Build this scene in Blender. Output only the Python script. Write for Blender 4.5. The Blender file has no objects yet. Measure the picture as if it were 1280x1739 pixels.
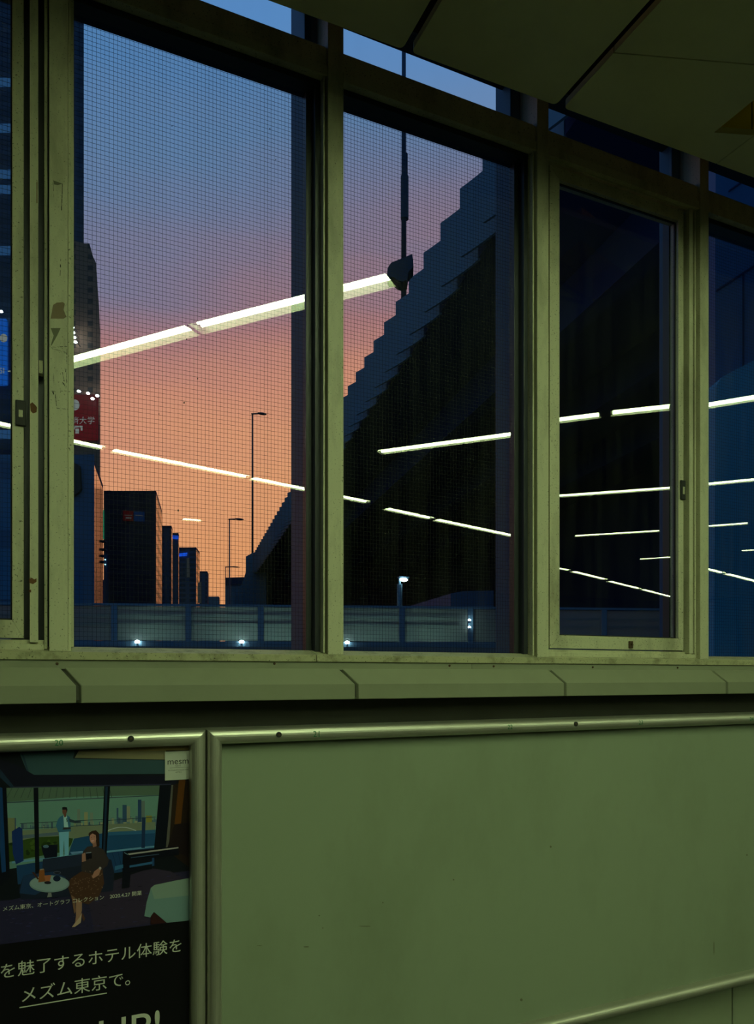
import bpy, bmesh, math, random
from mathutils import Vector, Matrix
from mathutils.geometry import delaunay_2d_cdt, tessellate_polygon
random.seed(7)
S = bpy.context.scene
COL = S.collection
R_ = math.radians

# ------------------------------------------------------------------ camera
# World: X along the window wall, Y out through the glass, Z up, metres.
YAW = R_(24.3); FPX = 1248.0; EYE = 1.70; VH = 1147.0; W, HT = 1280, 1739
cam_d = bpy.data.cameras.new('camera'); cam = bpy.data.objects.new('camera', cam_d); COL.objects.link(cam)
cam.location = (0, 0, EYE); cam.rotation_euler = (math.pi/2, 0, -YAW)
cam_d.sensor_fit = 'VERTICAL'; cam_d.sensor_height = 36.0
cam_d.lens = 36.0*FPX/HT
cam_d.shift_y = (VH-HT/2)/HT
cam_d.clip_start = .02; cam_d.clip_end = 900
S.camera = cam
S.view_settings.view_transform = 'Standard'; S.view_settings.look = 'None'
S.view_settings.gamma = 1; S.view_settings.use_curve_mapping = False
S.view_settings.exposure = 0.0
try:
    S.cycles.max_bounces = 8; S.cycles.transparent_max_bounces = 24
    S.cycles.diffuse_bounces = 4; S.cycles.glossy_bounces = 4
    S.cycles.caustics_reflective = False; S.cycles.caustics_refractive = False
    S.cycles.sample_clamp_indirect = 6
except Exception:
    pass

def ray(u):
    t = (u-640)/FPX
    return math.sin(YAW)+t*math.cos(YAW), math.cos(YAW)-t*math.sin(YAW)
def PY(u, v, Y):                 # photograph point on the plane y = Y
    x, y = ray(u); d = Y/y
    return Vector((x*d, Y, EYE+(VH-v)/FPX*d))
def PZ(u, v, dz):                # photograph point on the level dz above the eye
    x, y = ray(u); d = dz*FPX/(VH-v)
    return Vector((x*d, y*d, EYE+dz))
def PD(u, v, d):                 # photograph point at depth d
    x, y = ray(u)
    return Vector((x*d, y*d, EYE+(VH-v)/FPX*d))

# ------------------------------------------------------------------ sky
def srgb(r, g, b):
    f = lambda c: c/12.92 if c <= .04045 else ((c+.055)/1.055)**2.4
    return (f(r/255), f(g/255), f(b/255), 1)
world = bpy.data.worlds.new('dusk_sky'); S.world = world; world.use_nodes = True
nt = world.node_tree; N = nt.nodes; L = nt.links; N.clear()
out = N.new('ShaderNodeOutputWorld'); bg = N.new('ShaderNodeBackground')
tc = N.new('ShaderNodeTexCoord'); sep = N.new('ShaderNodeSeparateXYZ')
L.new(tc.outputs['Generated'], sep.inputs[0])
mapn = N.new('ShaderNodeMapping'); mapn.inputs['Scale'].default_value = (1.2, 1.2, 5.0)
mapn.inputs['Rotation'].default_value = (0.12, 0.22, 0)
noi = N.new('ShaderNodeTexNoise'); noi.inputs['Scale'].default_value = 1.7; noi.inputs['Detail'].default_value = 3
L.new(tc.outputs['Generated'], mapn.inputs[0]); L.new(mapn.outputs[0], noi.inputs[0])
m1 = N.new('ShaderNodeMath'); m1.operation = 'MULTIPLY_ADD'; m1.inputs[1].default_value = .17; m1.inputs[2].default_value = -.085
L.new(noi.outputs['Fac'], m1.inputs[0])
m2 = N.new('ShaderNodeMath'); m2.operation = 'ADD'
L.new(sep.outputs['Z'], m2.inputs[0]); L.new(m1.outputs[0], m2.inputs[1])
rmp = N.new('ShaderNodeValToRGB'); cr = rmp.color_ramp
SKYG = 1.72
stops = [(0.0, (214, 140, 92)), (.11, (220, 148, 98)), (.24, (216, 148, 108)), (.33, (200, 135, 112)), (.40, (164, 116, 118)),
         (.46, (128, 113, 134)), (.52, (108, 115, 145)), (.58, (90, 118, 155)), (.66, (76, 118, 165)), (.80, (50, 90, 140)), (1.0, (28, 56, 96))]
while len(cr.elements) < len(stops): cr.elements.new(.5)
for e, (p, c) in zip(cr.elements, stops):
    e.position = p; q = srgb(*c); e.color = (q[0]*SKYG, q[1]*SKYG, q[2]*SKYG, 1)
m3 = N.new('ShaderNodeMath'); m3.operation = 'MULTIPLY_ADD'; m3.inputs[1].default_value = -.14; L.new(sep.outputs['X'], m3.inputs[0])
m4 = N.new('ShaderNodeMath'); m4.operation = 'ADD'; m4.inputs[1].default_value = .024; L.new(m2.outputs[0], m4.inputs[0]); L.new(m4.outputs[0], m3.inputs[2])
L.new(m3.outputs[0], rmp.inputs[0])
rm2 = N.new('ShaderNodeValToRGB'); c2 = rm2.color_ramp           # the sky away from the sunset
c2.elements[0].color = (.055, .115, .20, 1); c2.elements[1].color = (.05, .135, .30, 1)
L.new(m2.outputs[0], rm2.inputs[0])
dot = N.new('ShaderNodeVectorMath'); dot.operation = 'DOT_PRODUCT'; dot.inputs[1].default_value = (.20, .98, 0)
flat_ = N.new('ShaderNodeVectorMath'); flat_.operation = 'MULTIPLY'; flat_.inputs[1].default_value = (1, 1, 0); L.new(tc.outputs['Generated'], flat_.inputs[0])
nrm_ = N.new('ShaderNodeVectorMath'); nrm_.operation = 'NORMALIZE'; L.new(flat_.outputs[0], nrm_.inputs[0])
L.new(nrm_.outputs[0], dot.inputs[0])
mr = N.new('ShaderNodeMapRange'); mr.interpolation_type = 'SMOOTHSTEP'
mr.inputs['From Min'].default_value = .42; mr.inputs['From Max'].default_value = .92
L.new(dot.outputs['Value'], mr.inputs['Value'])
mx = N.new('ShaderNodeMixRGB'); L.new(mr.outputs[0], mx.inputs[0]); L.new(rm2.outputs[0], mx.inputs[1]); L.new(rmp.outputs[0], mx.inputs[2])
L.new(mx.outputs[0], bg.inputs[0]); bg.inputs[1].default_value = 1.0
L.new(bg.outputs[0], out.inputs[0])

# light levels of the lamps the place has
TUBE_COL = (.76, 1.0, .50); TUBE_E = 62.0; TUBE_E2 = 31.0

# ------------------------------------------------------------------ helpers
def tag(o, label=None, cat=None, group=None, kind=None):
    if label: o['label'] = label
    if cat: o['category'] = cat
    if group: o['group'] = group
    if kind: o['kind'] = kind
    return o
def empty(name, loc=(0, 0, 0), rz=0, parent=None, **k):
    o = bpy.data.objects.new(name, None); COL.objects.link(o)
    o.location = loc; o.rotation_euler = (0, 0, rz); o.empty_display_size = .1
    if parent is not None: o.parent = parent
    return tag(o, **k)
class MB:
    def __init__(s): s.v = []; s.f = []; s.m = []
    def poly(s, pts, mi=0):
        b = len(s.v); s.v += [tuple(p) for p in pts]; s.f.append(tuple(range(b, b+len(pts)))); s.m.append(mi); return s
    def hexa(s, p, mi=0):        # 8 corners: bottom four, then top four
        b = len(s.v); s.v += [tuple(q) for q in p]
        for f in ((3, 2, 1, 0), (4, 5, 6, 7), (0, 1, 5, 4), (1, 2, 6, 5), (2, 3, 7, 6), (3, 0, 4, 7)):
            s.f.append(tuple(b+i for i in f)); s.m.append(mi)
        return s
    def box(s, x0, x1, y0, y1, z0, z1, mi=0):
        return s.hexa([(x0, y0, z0), (x1, y0, z0), (x1, y1, z0), (x0, y1, z0), (x0, y0, z1), (x1, y0, z1), (x1, y1, z1), (x0, y1, z1)], mi)
    def prism(s, pts, z0, z1, mi=0):   # plan polygon (counter-clockwise)
        n = len(pts); b = len(s.v)
        s.v += [(p[0], p[1], z0) for p in pts]+[(p[0], p[1], z1) for p in pts]
        s.f.append(tuple(b+i for i in reversed(range(n)))); s.f.append(tuple(b+n+i for i in range(n))); s.m += [mi, mi]
        for i in range(n):
            j = (i+1) % n; s.f.append((b+i, b+j, b+n+j, b+n+i)); s.m.append(mi)
        return s
    def loft(s, A, B, mi=0, caps=True):   # two matching loops of points
        n = len(A); b = len(s.v); s.v += [tuple(p) for p in A]+[tuple(p) for p in B]
        for i in range(n):
            j = (i+1) % n; s.f.append((b+i, b+j, b+n+j, b+n+i)); s.m.append(mi)
        if caps:
            s.f.append(tuple(b+i for i in reversed(range(n)))); s.f.append(tuple(b+n+i for i in range(n))); s.m += [mi, mi]
        return s
    def profx(s, prof, x0, x1, mi=0, d0=0, d1=0):  # (y,z) profile run along x; d*: skew of the end per metre of y
        y0 = prof[0][0]
        return s.loft([(x0+d0*(y-y0), y, z) for y, z in prof], [(x1+d1*(y-y0), y, z) for y, z in prof], mi)
    def cyl(s, p, q, r, n=12, mi=0, r2=None, caps=True):
        p = Vector(p); q = Vector(q); ax = (q-p).normalized(); r2 = r if r2 is None else r2
        a = ax.orthogonal().normalized(); c = ax.cross(a)
        A = [p+(a*math.cos(2*math.pi*i/n)+c*math.sin(2*math.pi*i/n))*r for i in range(n)]
        B = [q+(a*math.cos(2*math.pi*i/n)+c*math.sin(2*math.pi*i/n))*r2 for i in range(n)]
        return s.loft(A, B, mi, caps)
    def ball(s, c, rx, ry=None, rz=None, n=12, mi=0):
        ry = ry or rx; rz = rz or rx; k = n//2; b = len(s.v)
        for i in range(k+1):
            t = math.pi*i/k
            for j in range(n):
                q = 2*math.pi*j/n
                s.v.append((c[0]+rx*math.sin(t)*math.cos(q), c[1]+ry*math.sin(t)*math.sin(q), c[2]+rz*math.cos(t)))
        for i in range(k):
            for j in range(n):
                jj = (j+1) % n
                s.f.append((b+i*n+j, b+(i+1)*n+j, b+(i+1)*n+jj, b+i*n+jj)); s.m.append(mi)
        return s
    def build(s, name, mats, parent=None, loc=(0, 0, 0), smooth=False, bevel=0, local=False, fix=True):
        if not isinstance(mats, (list, tuple)): mats = [mats]
        off = Vector(loc)
        if parent is not None and not local:
            p = parent
            while p is not None: off = off+p.location; p = p.parent
        me = bpy.data.meshes.new(name)
        me.from_pydata([tuple(Vector(v)-off) if not local else v for v in s.v], [], s.f)
        for m in mats: me.materials.append(m)
        me.polygons.foreach_set('material_index', s.m)
        if smooth: me.polygons.foreach_set('use_smooth', [True]*len(me.polygons))
        if fix:
            bm = bmesh.new(); bm.from_mesh(me)
            bmesh.ops.remove_doubles(bm, verts=bm.verts, dist=1e-6)
            bmesh.ops.recalc_face_normals(bm, faces=bm.faces); bm.to_mesh(me); bm.free()
        me.update()
        o = bpy.data.objects.new(name, me); COL.objects.link(o); o.location = loc
        if parent is not None: o.parent = parent
        if bevel:
            b = o.modifiers.new('bevel', 'BEVEL'); b.width = bevel; b.segments = 2; b.limit_method = 'ANGLE'; b.angle_limit = R_(50)
        return o

# ------------------------------------------------------------------ materials
MATS = {}
def mat(name, col, rough=.6, metal=0, spec=.5):
    m = bpy.data.materials.new(name); m.use_nodes = True
    b = m.node_tree.nodes['Principled BSDF']
    b.inputs['Base Color'].default_value = col if len(col) == 4 else (*col, 1)
    b.inputs['Roughness'].default_value = rough; b.inputs['Metallic'].default_value = metal
    b.inputs['Specular IOR Level'].default_value = spec
    MATS[name] = m; return m
def nodes(m): return m.node_tree.nodes, m.node_tree.links, m.node_tree.nodes['Principled BSDF']
def painted(name, col, rough=.5, dirt=.5, dirtcol=(.03, .026, .012), speck=True, spec=.35, scale=1.0, streak=1.0, metal=0):
    """paint or metal with blotchy dirt and fine dark specks"""
    m = mat(name, col, rough, metal, spec); n, l, b = nodes(m)
    tc = n.new('ShaderNodeTexCoord'); mp = n.new('ShaderNodeMapping'); mp.inputs['Scale'].default_value = (1, 1, streak)
    l.new(tc.outputs['Object'], mp.inputs[0])
    n1 = n.new('ShaderNodeTexNoise'); n1.inputs['Scale'].default_value = 6*scale; n1.inputs['Detail'].default_value = 8; n1.inputs['Roughness'].default_value = .65
    l.new(mp.outputs[0], n1.inputs[0])
    r1 = n.new('ShaderNodeMapRange'); r1.inputs['From Min'].default_value = .48; r1.inputs['From Max'].default_value = .82; r1.inputs['To Max'].default_value = dirt
    l.new(n1.outputs['Fac'], r1.inputs[0])
    mx = n.new('ShaderNodeMixRGB'); mx.inputs[1].default_value = (*col[:3], 1); mx.inputs[2].default_value = (*dirtcol, 1)
    l.new(r1.outputs[0], mx.inputs[0]); last = mx
    if speck:
        n2 = n.new('ShaderNodeTexNoise'); n2.inputs['Scale'].default_value = 210; n2.inputs['Detail'].default_value = 1
        l.new(tc.outputs['Object'], n2.inputs[0])
        r2 = n.new('ShaderNodeMapRange'); r2.inputs['From Min'].default_value = .66; r2.inputs['From Max'].default_value = .74; r2.inputs['To Max'].default_value = .75
        l.new(n2.outputs['Fac'], r2.inputs[0])
        m3 = n.new('ShaderNodeMixRGB'); m3.inputs[2].default_value = (.02, .018, .01, 1)
        l.new(r2.outputs[0], m3.inputs[0]); l.new(mx.outputs[0], m3.inputs[1]); last = m3
    l.new(last.outputs[0], b.inputs['Base Color'])
    return m
def emis(name, col, e):
    m = mat(name, (0, 0, 0), 1); b = m.node_tree.nodes['Principled BSDF']
    b.inputs['Emission Color'].default_value = (*col[:3], 1); b.inputs['Emission Strength'].default_value = e
    return m
def glass(name, tint, dirt=.03, f0=.085):
    """thin glazing: tinted see-through, mirror by angle, a little grime"""
    m = bpy.data.materials.new(name); m.use_nodes = True; n = m.node_tree.nodes; l = m.node_tree.links; n.clear()
    o = n.new('ShaderNodeOutputMaterial'); tr = n.new('ShaderNodeBsdfTransparent'); tr.inputs[0].default_value = (*tint, 1)
    gl = n.new('ShaderNodeBsdfGlossy'); gl.inputs['Roughness'].default_value = 0; gl.inputs[0].default_value = (1, 1, 1, 1)
    lw = n.new('ShaderNodeLayerWeight'); lw.inputs[0].default_value = .5
    p = n.new('ShaderNodeMath'); p.operation = 'POWER'; p.inputs[1].default_value = 5; l.new(lw.outputs['Facing'], p.inputs[0])
    ma = n.new('ShaderNodeMath'); ma.operation = 'MULTIPLY_ADD'; ma.inputs[1].default_value = 1-f0; ma.inputs[2].default_value = f0
    l.new(p.outputs[0], ma.inputs[0])
    mx = n.new('ShaderNodeMixShader'); l.new(ma.outputs[0], mx.inputs[0]); l.new(tr.outputs[0], mx.inputs[1]); l.new(gl.outputs[0], mx.inputs[2])
    df = n.new('ShaderNodeBsdfDiffuse'); df.inputs[0].default_value = (.30, .32, .28, 1)
    tc = n.new('ShaderNodeTexCoord'); mp = n.new('ShaderNodeMapping'); mp.inputs['Scale'].default_value = (9, 9, .9)
    l.new(tc.outputs['Object'], mp.inputs[0]); no = n.new('ShaderNodeTexNoise'); no.inputs['Scale'].default_value = 2.2; no.inputs['Detail'].default_value = 6
    l.new(mp.outputs[0], no.inputs[0])
    mr = n.new('ShaderNodeMapRange'); mr.inputs['From Min'].default_value = .4; mr.inputs['From Max'].default_value = .8; mr.inputs['To Max'].default_value = dirt
    l.new(no.outputs['Fac'], mr.inputs[0])
    m2 = n.new('ShaderNodeMixShader'); l.new(mr.outputs[0], m2.inputs[0]); l.new(mx.outputs[0], m2.inputs[1]); l.new(df.outputs[0], m2.inputs[2])
    l.new(m2.outputs[0], o.inputs[0]); MATS[name] = m; return m
clear = bpy.data.materials.new('clear_edge'); clear.use_nodes = True
_n = clear.node_tree.nodes; _n.clear(); _o = _n.new('ShaderNodeOutputMaterial'); _t = _n.new('ShaderNodeBsdfTransparent')
clear.node_tree.links.new(_t.outputs[0], _o.inputs[0])

M_frame = painted('cream_frame_paint', (.61, .59, .41), .45, .75, (.06, .045, .015), scale=1.2, streak=.35)
M_jamb = mat('dark_bronze_jamb', (.035, .04, .045), .4)
M_sill = painted('sill_paint', (.46, .44, .28), .5, .85, (.05, .035, .01), scale=3.0)
M_ledge = painted('ledge_metal', (.275, .285, .205), .42, .22, (.10, .10, .07), speck=False, spec=.4, scale=.6)
M_board = painted('board_grey', (.30, .35, .255), .38, .42, (.17, .19, .12), speck=False, spec=.35, scale=.42, streak=.5)
M_steel = painted('brushed_steel', (.66, .64, .56), .40, .2, (.3, .27, .18), speck=False, metal=.8, spec=.5)
M_dark = painted('dark_recess', (.06, .06, .045), .6, .4, speck=False)
M_wall = painted('wall_panel', (.31, .35, .25), .5, .25, (.18, .18, .11), speck=False, scale=.6)
M_ceil = painted('ceiling_panel', (.74, .70, .42), .55, .2, (.2, .18, .09), speck=False, scale=.5)
M_trough = mat('white_enamel', (.72, .72, .62), .4)
M_recess = mat('yellow_lit_recess', (.85, .66, .06), .5)  # lamp light inside the recess put into this yellow
M_back = painted('dark_wall_paint', (.05, .05, .04), .6, .2, speck=False)
M_floor = painted('floor_tile', (.045, .045, .035), .35, .3, speck=False)
M_tube = emis('fluorescent_tube', TUBE_COL, TUBE_E); M_tube2 = emis('dimmed_fluorescent_tube', TUBE_COL, TUBE_E2)  # second tube dimmed so the far rows spill less light on the frames
M_cap = mat('tube_cap', (.45, .45, .4), .4, .6)
M_black = mat('black_rubber', (.012, .012, .012), .6)
M_screw = mat('rusty_screw', (.10, .06, .03), .6, .5)
M_brown = mat('brown_tape', (.14, .075, .01), .45)
M_rust = mat('rust_patch', (.13, .05, .012), .8)
M_glue = mat('glue_residue', (.16, .16, .10), .8)
M_mark = mat('black_grime', (.03, .03, .018), .8)
M_green = mat('green_number', (.01, .20, .07), .5)
M_wire = mat('glass_wire', (.025, .03, .035), .5, .6)
M_gw = glass('wired_glass', (.66, .70, .70), .05)
M_gc = glass('clear_glass', (.80, .84, .86), .03)
M_conc = painted('concrete', (.20, .21, .22), .8, .3, (.08, .08, .08), speck=False, scale=.2)
M_fin = painted('fin_metal', (.03, .17, .31), .5, .3, (.015, .07, .12), speck=False)

# ------------------------------------------------------------------ room shell
DZC = 1.98; ZC = EYE+DZC                      # ceiling underside
ZM = EYE+2.623; TZ = ZM+.040                   # main ceiling, a step above the soffit; tube height
X0, X1, YB = -6.0, 21.0, -15.0
Rm = [.0676+.8305*k for k in range(-1, 5)]    # right edge of each window post; Rm[1] is the post at the left of the photo
XL, XR = Rm[0], Rm[5]
ZTOP = EYE+3.0
MB().box(X0, X1, YB, 2.30, -.10, 0).build('floor', M_floor).__setitem__('kind', 'structure')
tag(bpy.data.objects['floor'], 'dark tiled concourse floor below the camera', 'floor')
w = MB(); w.box(X0, X1, YB-.15, YB, 0, ZTOP+.1); tag(w.build('wall_back', M_back), 'far grey wall behind the camera', 'wall', kind='structure')
w = MB(); w.box(X0-.15, X0, YB-.15, 2.45, 0, ZTOP+.1); tag(w.build('wall_left', M_back), 'grey end wall far to the left', 'wall', kind='structure')
w = MB(); w.box(X1, X1+.15, YB-.15, 2.45, 0, ZTOP+.1); tag(w.build('wall_right', M_back), 'grey end wall far to the right', 'wall', kind='structure')
w = MB(); w.box(X0, X1, YB, 2.50, ZTOP, ZTOP+.1); tag(w.build('ceiling', M_dark), 'dark slab above the hung ceiling panels', 'ceiling', kind='structure')
# window wall: panels below the sill and blank wall beyond the five windows
w = MB()
seam = PY(1243, 1700, 2.30).x
edges = [X0, -2.6, -.35, seam, seam+2.2, 8.0, 11, 14, 17, X1]
for a, b in zip(edges, edges[1:]): w.box(a+.0045, b-.0045, 2.300, 2.42, 0, EYE-.40)
w.box(X0, X1, 2.322, 2.42, 0, EYE+.03, 1)  # dark backing: panel joints, and the ledge shadow put into the colour
w.box(XL-.06, XR, 2.33, 2.42, EYE+2.29, ZTOP, 1); w.box(X0, XL-.06, 2.27, 2.42, EYE+.03, ZTOP); w.box(XR, X1, 2.27, 2.42, EYE+.03, ZTOP)
tag(w.build('wall_front', [M_wall, M_dark]), 'grey panelled wall below the windows with ledge shade coloured in as a dark band', 'wall', kind='structure')

# ------------------------------------------------------------------ ceiling lights (seen as reflections)
DG = 2.337; DS = 2.303
def real(u, v, dg=DG):
    p = PZ(u, v, TZ-EYE); return Vector((p.x, 2*dg-p.y, 0))
ROWS = [
 ('white deep set tube light in the diagonal row mirrored highest in the wired windows', [((30, 634), (326, 553), DG), ((333, 551), (662, 467), DG)]),
 ('white twin tube ceiling light in the long row mirrored sloping down to the right',
  [((-190, 668), (-60, 704), DG), ((-50, 707), (177, 756), DG), ((191, 760), (421, 806), DG), ((427, 808), (625, 849), DG), ((655, 860), (733, 877), DG), ((740, 879), (905, 914), DG),
   ((942, 962), (967, 966), DS), ((972, 968), (1028, 982), DS), ((1034, 985), (1086, 998), DS), ((1090, 999), (1140, 1012), DS),
   ((1192, 962), (1228, 971), DG), ((1232, 972), (1290, 987), DG)]),
 ('white twin tube ceiling light in the second diagonal row mirrored across the dark panes',
  [((643, 763), (880, 731), DG), ((940, 709), (1018, 699), DS), ((1037, 696), (1138, 685), DS), ((1196, 683.5), (1300, 666), DG)]),
 ('white twin tube ceiling light in the third diagonal row mirrored below the second', [((944, 838.5), (1138, 824.5), DS), ((1195, 818.5), (1292, 809), DG)]),
 ('white tube ceiling light in the fourth diagonal row mirrored low in the right panes', [((975, 907), (1120, 898), DS), ((1196, 890.5), (1270, 885), DG)]),
 ('white tube ceiling light in the farthest diagonal row mirrored near the right frame', [((1085, 947), (1138, 943.5), DS), ((1258, 932.5), (1298, 930), DG)]),
 ('short white ceiling light mirrored alone above the distant dark buildings', [((310, 878), (342, 881), DG)]),
]
holes = []
HW = .098
def fixture(p, q, label, grp, k, deep=False):
    c = (p+q)/2; d = q-p; ln = d.length; rz = math.atan2(d.y, d.x)
    t = empty('ceiling_light', (c.x, c.y, ZM), rz, label=label, cat='ceiling light', group=grp)
    h = ln/2+.012
    cs, sn = math.cos(rz), math.sin(rz)
    holes.append([(c.x+x*cs-y*sn, c.y+x*sn+y*cs) for x, y in ((-h, -HW), (h, -HW), (h, HW), (-h, HW))])
    m = MB(); T = .006; D = .105
    m.box(-h, h, -HW-T+.006, HW+T-.006, D, D+T)
    for sgn in (-1, 1):
        y0, y1 = sorted((sgn*(HW-.0015), sgn*(HW-.0075))); m.box(-h, h, y0, y1, 0, D)
        x0, x1 = sorted((sgn*(h-.0015), sgn*(h-.0075))); m.box(x0, x1, -HW, HW, 0, D)
    zt_, D0, mt_, ys_ = (.053, .076, M_tube, (-.050, 0, .050)) if deep else (.027, .046, M_tube2, (-.048, .048))
    m.box(-h+.01, h-.01, -.068, .068, D0, D)           # white batten above the tubes
    m.build('housing', M_trough, t, local=True)
    for y in ys_:
        tb = MB().cyl((-ln/2+.012, y, zt_), (ln/2-.012, y, zt_), .0175 if deep else .019, 14).build('tube', mt_, t, local=True, smooth=False)
        for sx in (-1, 1):
            MB().cyl((sx*(ln/2-.012), y, zt_), (sx*(ln/2+.002), y, zt_), .0185 if deep else .02, 12).build('end_cap', M_cap, tb, local=True)
for ri, (lab, segs) in enumerate(ROWS):
    for k, (A, B, dg) in enumerate(segs):
        fixture(real(*A, dg), real(*B, dg), lab, ['first diagonal light row', 'long bent light row', 'second diagonal light row', 'third diagonal light row',
                'fourth diagonal light row', 'farthest diagonal light row', 'single light'][ri] if len(segs) > 1 else None, k, ri == 0)

# hung ceiling behind the front strip: one sheet with a slot for every light
YF = 1.50
def inside(p, q):
    s = 0
    for i in range(4):
        a, b = q[i], q[(i+1) % 4]
        c = (b[0]-a[0])*(p[1]-a[1])-(b[1]-a[1])*(p[0]-a[0])
        if c < 0: return False
    return True
vs = [Vector(p) for p in ((X0, YB), (X1, YB), (X1, YF), (X0, YF))]; es = [(0, 1), (1, 2), (2, 3), (3, 0)]
for h in holes:
    b = len(vs); vs += [Vector(p) for p in h]; es += [(b, b+1), (b+1, b+2), (b+2, b+3), (b+3, b)]
V2, E2, F2, *_ = delaunay_2d_cdt(vs, es, [], 0, 1e-6)
m = MB()
for f in F2:
    c = sum((V2[i] for i in f), Vector((0, 0)))/len(f)
    if not any(inside(c, h) for h in holes): m.poly([(V2[i].x, V2[i].y, ZM) for i in f])
co = m.build('ceiling', M_ceil); tag(co, 'olive hung ceiling with slots for the lights', 'ceiling', kind='structure')
sm = co.modifiers.new('thickness', 'SOLIDIFY'); sm.thickness = .012; sm.offset = 0
co.location.z += .006

tag(MB().box(X0, X1, YF-.012, YF-.001, ZC, ZM+.05).build('trim_11', M_ceil), 'olive riser between the low ceiling strip and the higher main ceiling', 'ceiling riser', kind='structure')
# front strip of panels along the window
def yc(x): return 2.0955-(x-.595)*.0245
def rounded(pts, idx, r=.02, n=5):
    o = []
    for i, p in enumerate(pts):
        if i not in idx: o.append(p); continue
        p = Vector(p); a = (Vector(pts[i-1])-p).normalized(); b = (Vector(pts[(i+1) % len(pts)])-p).normalized()
        for k in range(n+1):
            t = k/n; o.append(tuple(p+a*r*(1-t)**2+b*r*t**2))
    return o
x12a, x12b = PZ(683, 84, DZC).x, PZ(697, 91, DZC).x
x23a, x23b = PZ(943, 179, DZC).x, PZ(956, 184, DZC).x
x34 = PZ(1217, 278, DZC).x
rA = PZ(1212, 225, DZC); rB = PZ(1277, 230, DZC)
gd = Vector((.947, -.321))
hx1 = 2.66; hy = lambda x: rA.y+(x-rA.x)*gd.y/gd.x
lA = PZ(1047, 90, DZC); ly = lambda x: lA.y+(x-lA.x)*gd.y/gd.x
T0 = ZC+.022
def cp(pts, lab, idx=()):
    pts = rounded([tuple(p) for p in pts], idx)
    o = MB().prism(pts, ZC, T0).build('ceiling', M_ceil); tag(o, lab, 'ceiling panel', kind='structure'); return o
cp([(-5.9, YF), (.30, YF), (.30, yc(.30)), (-5.9, yc(-5.9))], 'olive ceiling panel beyond the left edge of the photo', (2,))
cp([(.315, YF), (x12a, YF), (x12a, yc(x12a)), (.315, yc(.315))], 'olive ceiling panel left of the first open joint', (2,))
cp([(x12b, YF), (x23a, YF), (x23a, yc(x23a)), (x12b, yc(x12b))], 'olive ceiling panel between the two open joints', (2, 3))
e = .002
cp([(x23b, ly(x23b)+e), (rA.x, ly(rA.x)+e), (rA.x, hy(rA.x)), (x34-e, hy(x34)), (x34-e, yc(x34)), (x23b, yc(x23b))], 'olive ceiling panel in front of the yellow recess', (5,))
cp([(x23b, YF), (hx1, YF), (hx1, ly(hx1)-e), (x23b, ly(x23b)-e)], 'olive ceiling panel behind the slanting joint')
cp([(hx1+e, YF), (14.0, YF), (14.0, yc(14.0)), (x34+e, yc(x34)), (x34+e, hy(x34)), (hx1+e, hy(hx1))], 'olive ceiling panel at the right edge of the photo')
# recess
rc = MB(); RH = .14; hyl = lambda x: ly(x)+e
gpx = rB.x
rc.prism([(rA.x-.006, hy(rA.x-.006)), (gpx-.003, hy(gpx-.003)), (gpx-.003, hy(gpx-.003)+.006), (rA.x-.006, hy(rA.x-.006)+.006)], ZC+.0225, ZC+RH)
rc.prism([(gpx+.003, hy(gpx+.003)), (hx1, hy(hx1)), (hx1, hy(hx1)+.006), (gpx+.003, hy(gpx+.003)+.006)], ZC+.0225, ZC+RH)
rc.prism([(rA.x-.006, hyl(rA.x)-.006), (hx1, hyl(hx1)-.006), (hx1, hyl(hx1)), (rA.x-.006, hyl(rA.x))], ZC+.0225, ZC+RH)
rc.prism([(rA.x-.006, hyl(rA.x)), (rA.x, hyl(rA.x)), (rA.x, hy(rA.x)), (rA.x-.006, hy(rA.x))], ZC+.0225, ZC+RH)
rc.prism([(hx1, hyl(hx1)), (hx1+.006, hyl(hx1)), (hx1+.006, hy(hx1)), (hx1, hy(hx1))], ZC+.0225, ZC+RH)
rc.prism([(rA.x-.006, hyl(rA.x)-.006), (hx1+.006, hyl(hx1)-.006), (hx1+.006, hy(hx1)+.006), (rA.x-.006, hy(rA.x)+.006)], ZC+RH, ZC+RH+.006)
rc.prism([(gpx-.003, hy(gpx-.003)+.003), (gpx+.003, hy(gpx+.003)+.003), (gpx+.003, hy(gpx+.003)+.008), (gpx-.003, hy(gpx-.003)+.008)], ZC+.0225, ZC+RH, 1)
tag(rc.build('ceiling_recess', [M_recess, M_black]), 'ceiling recess with yellow lamp light in its colour at the right edge', 'ceiling recess', kind='structure')

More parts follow.
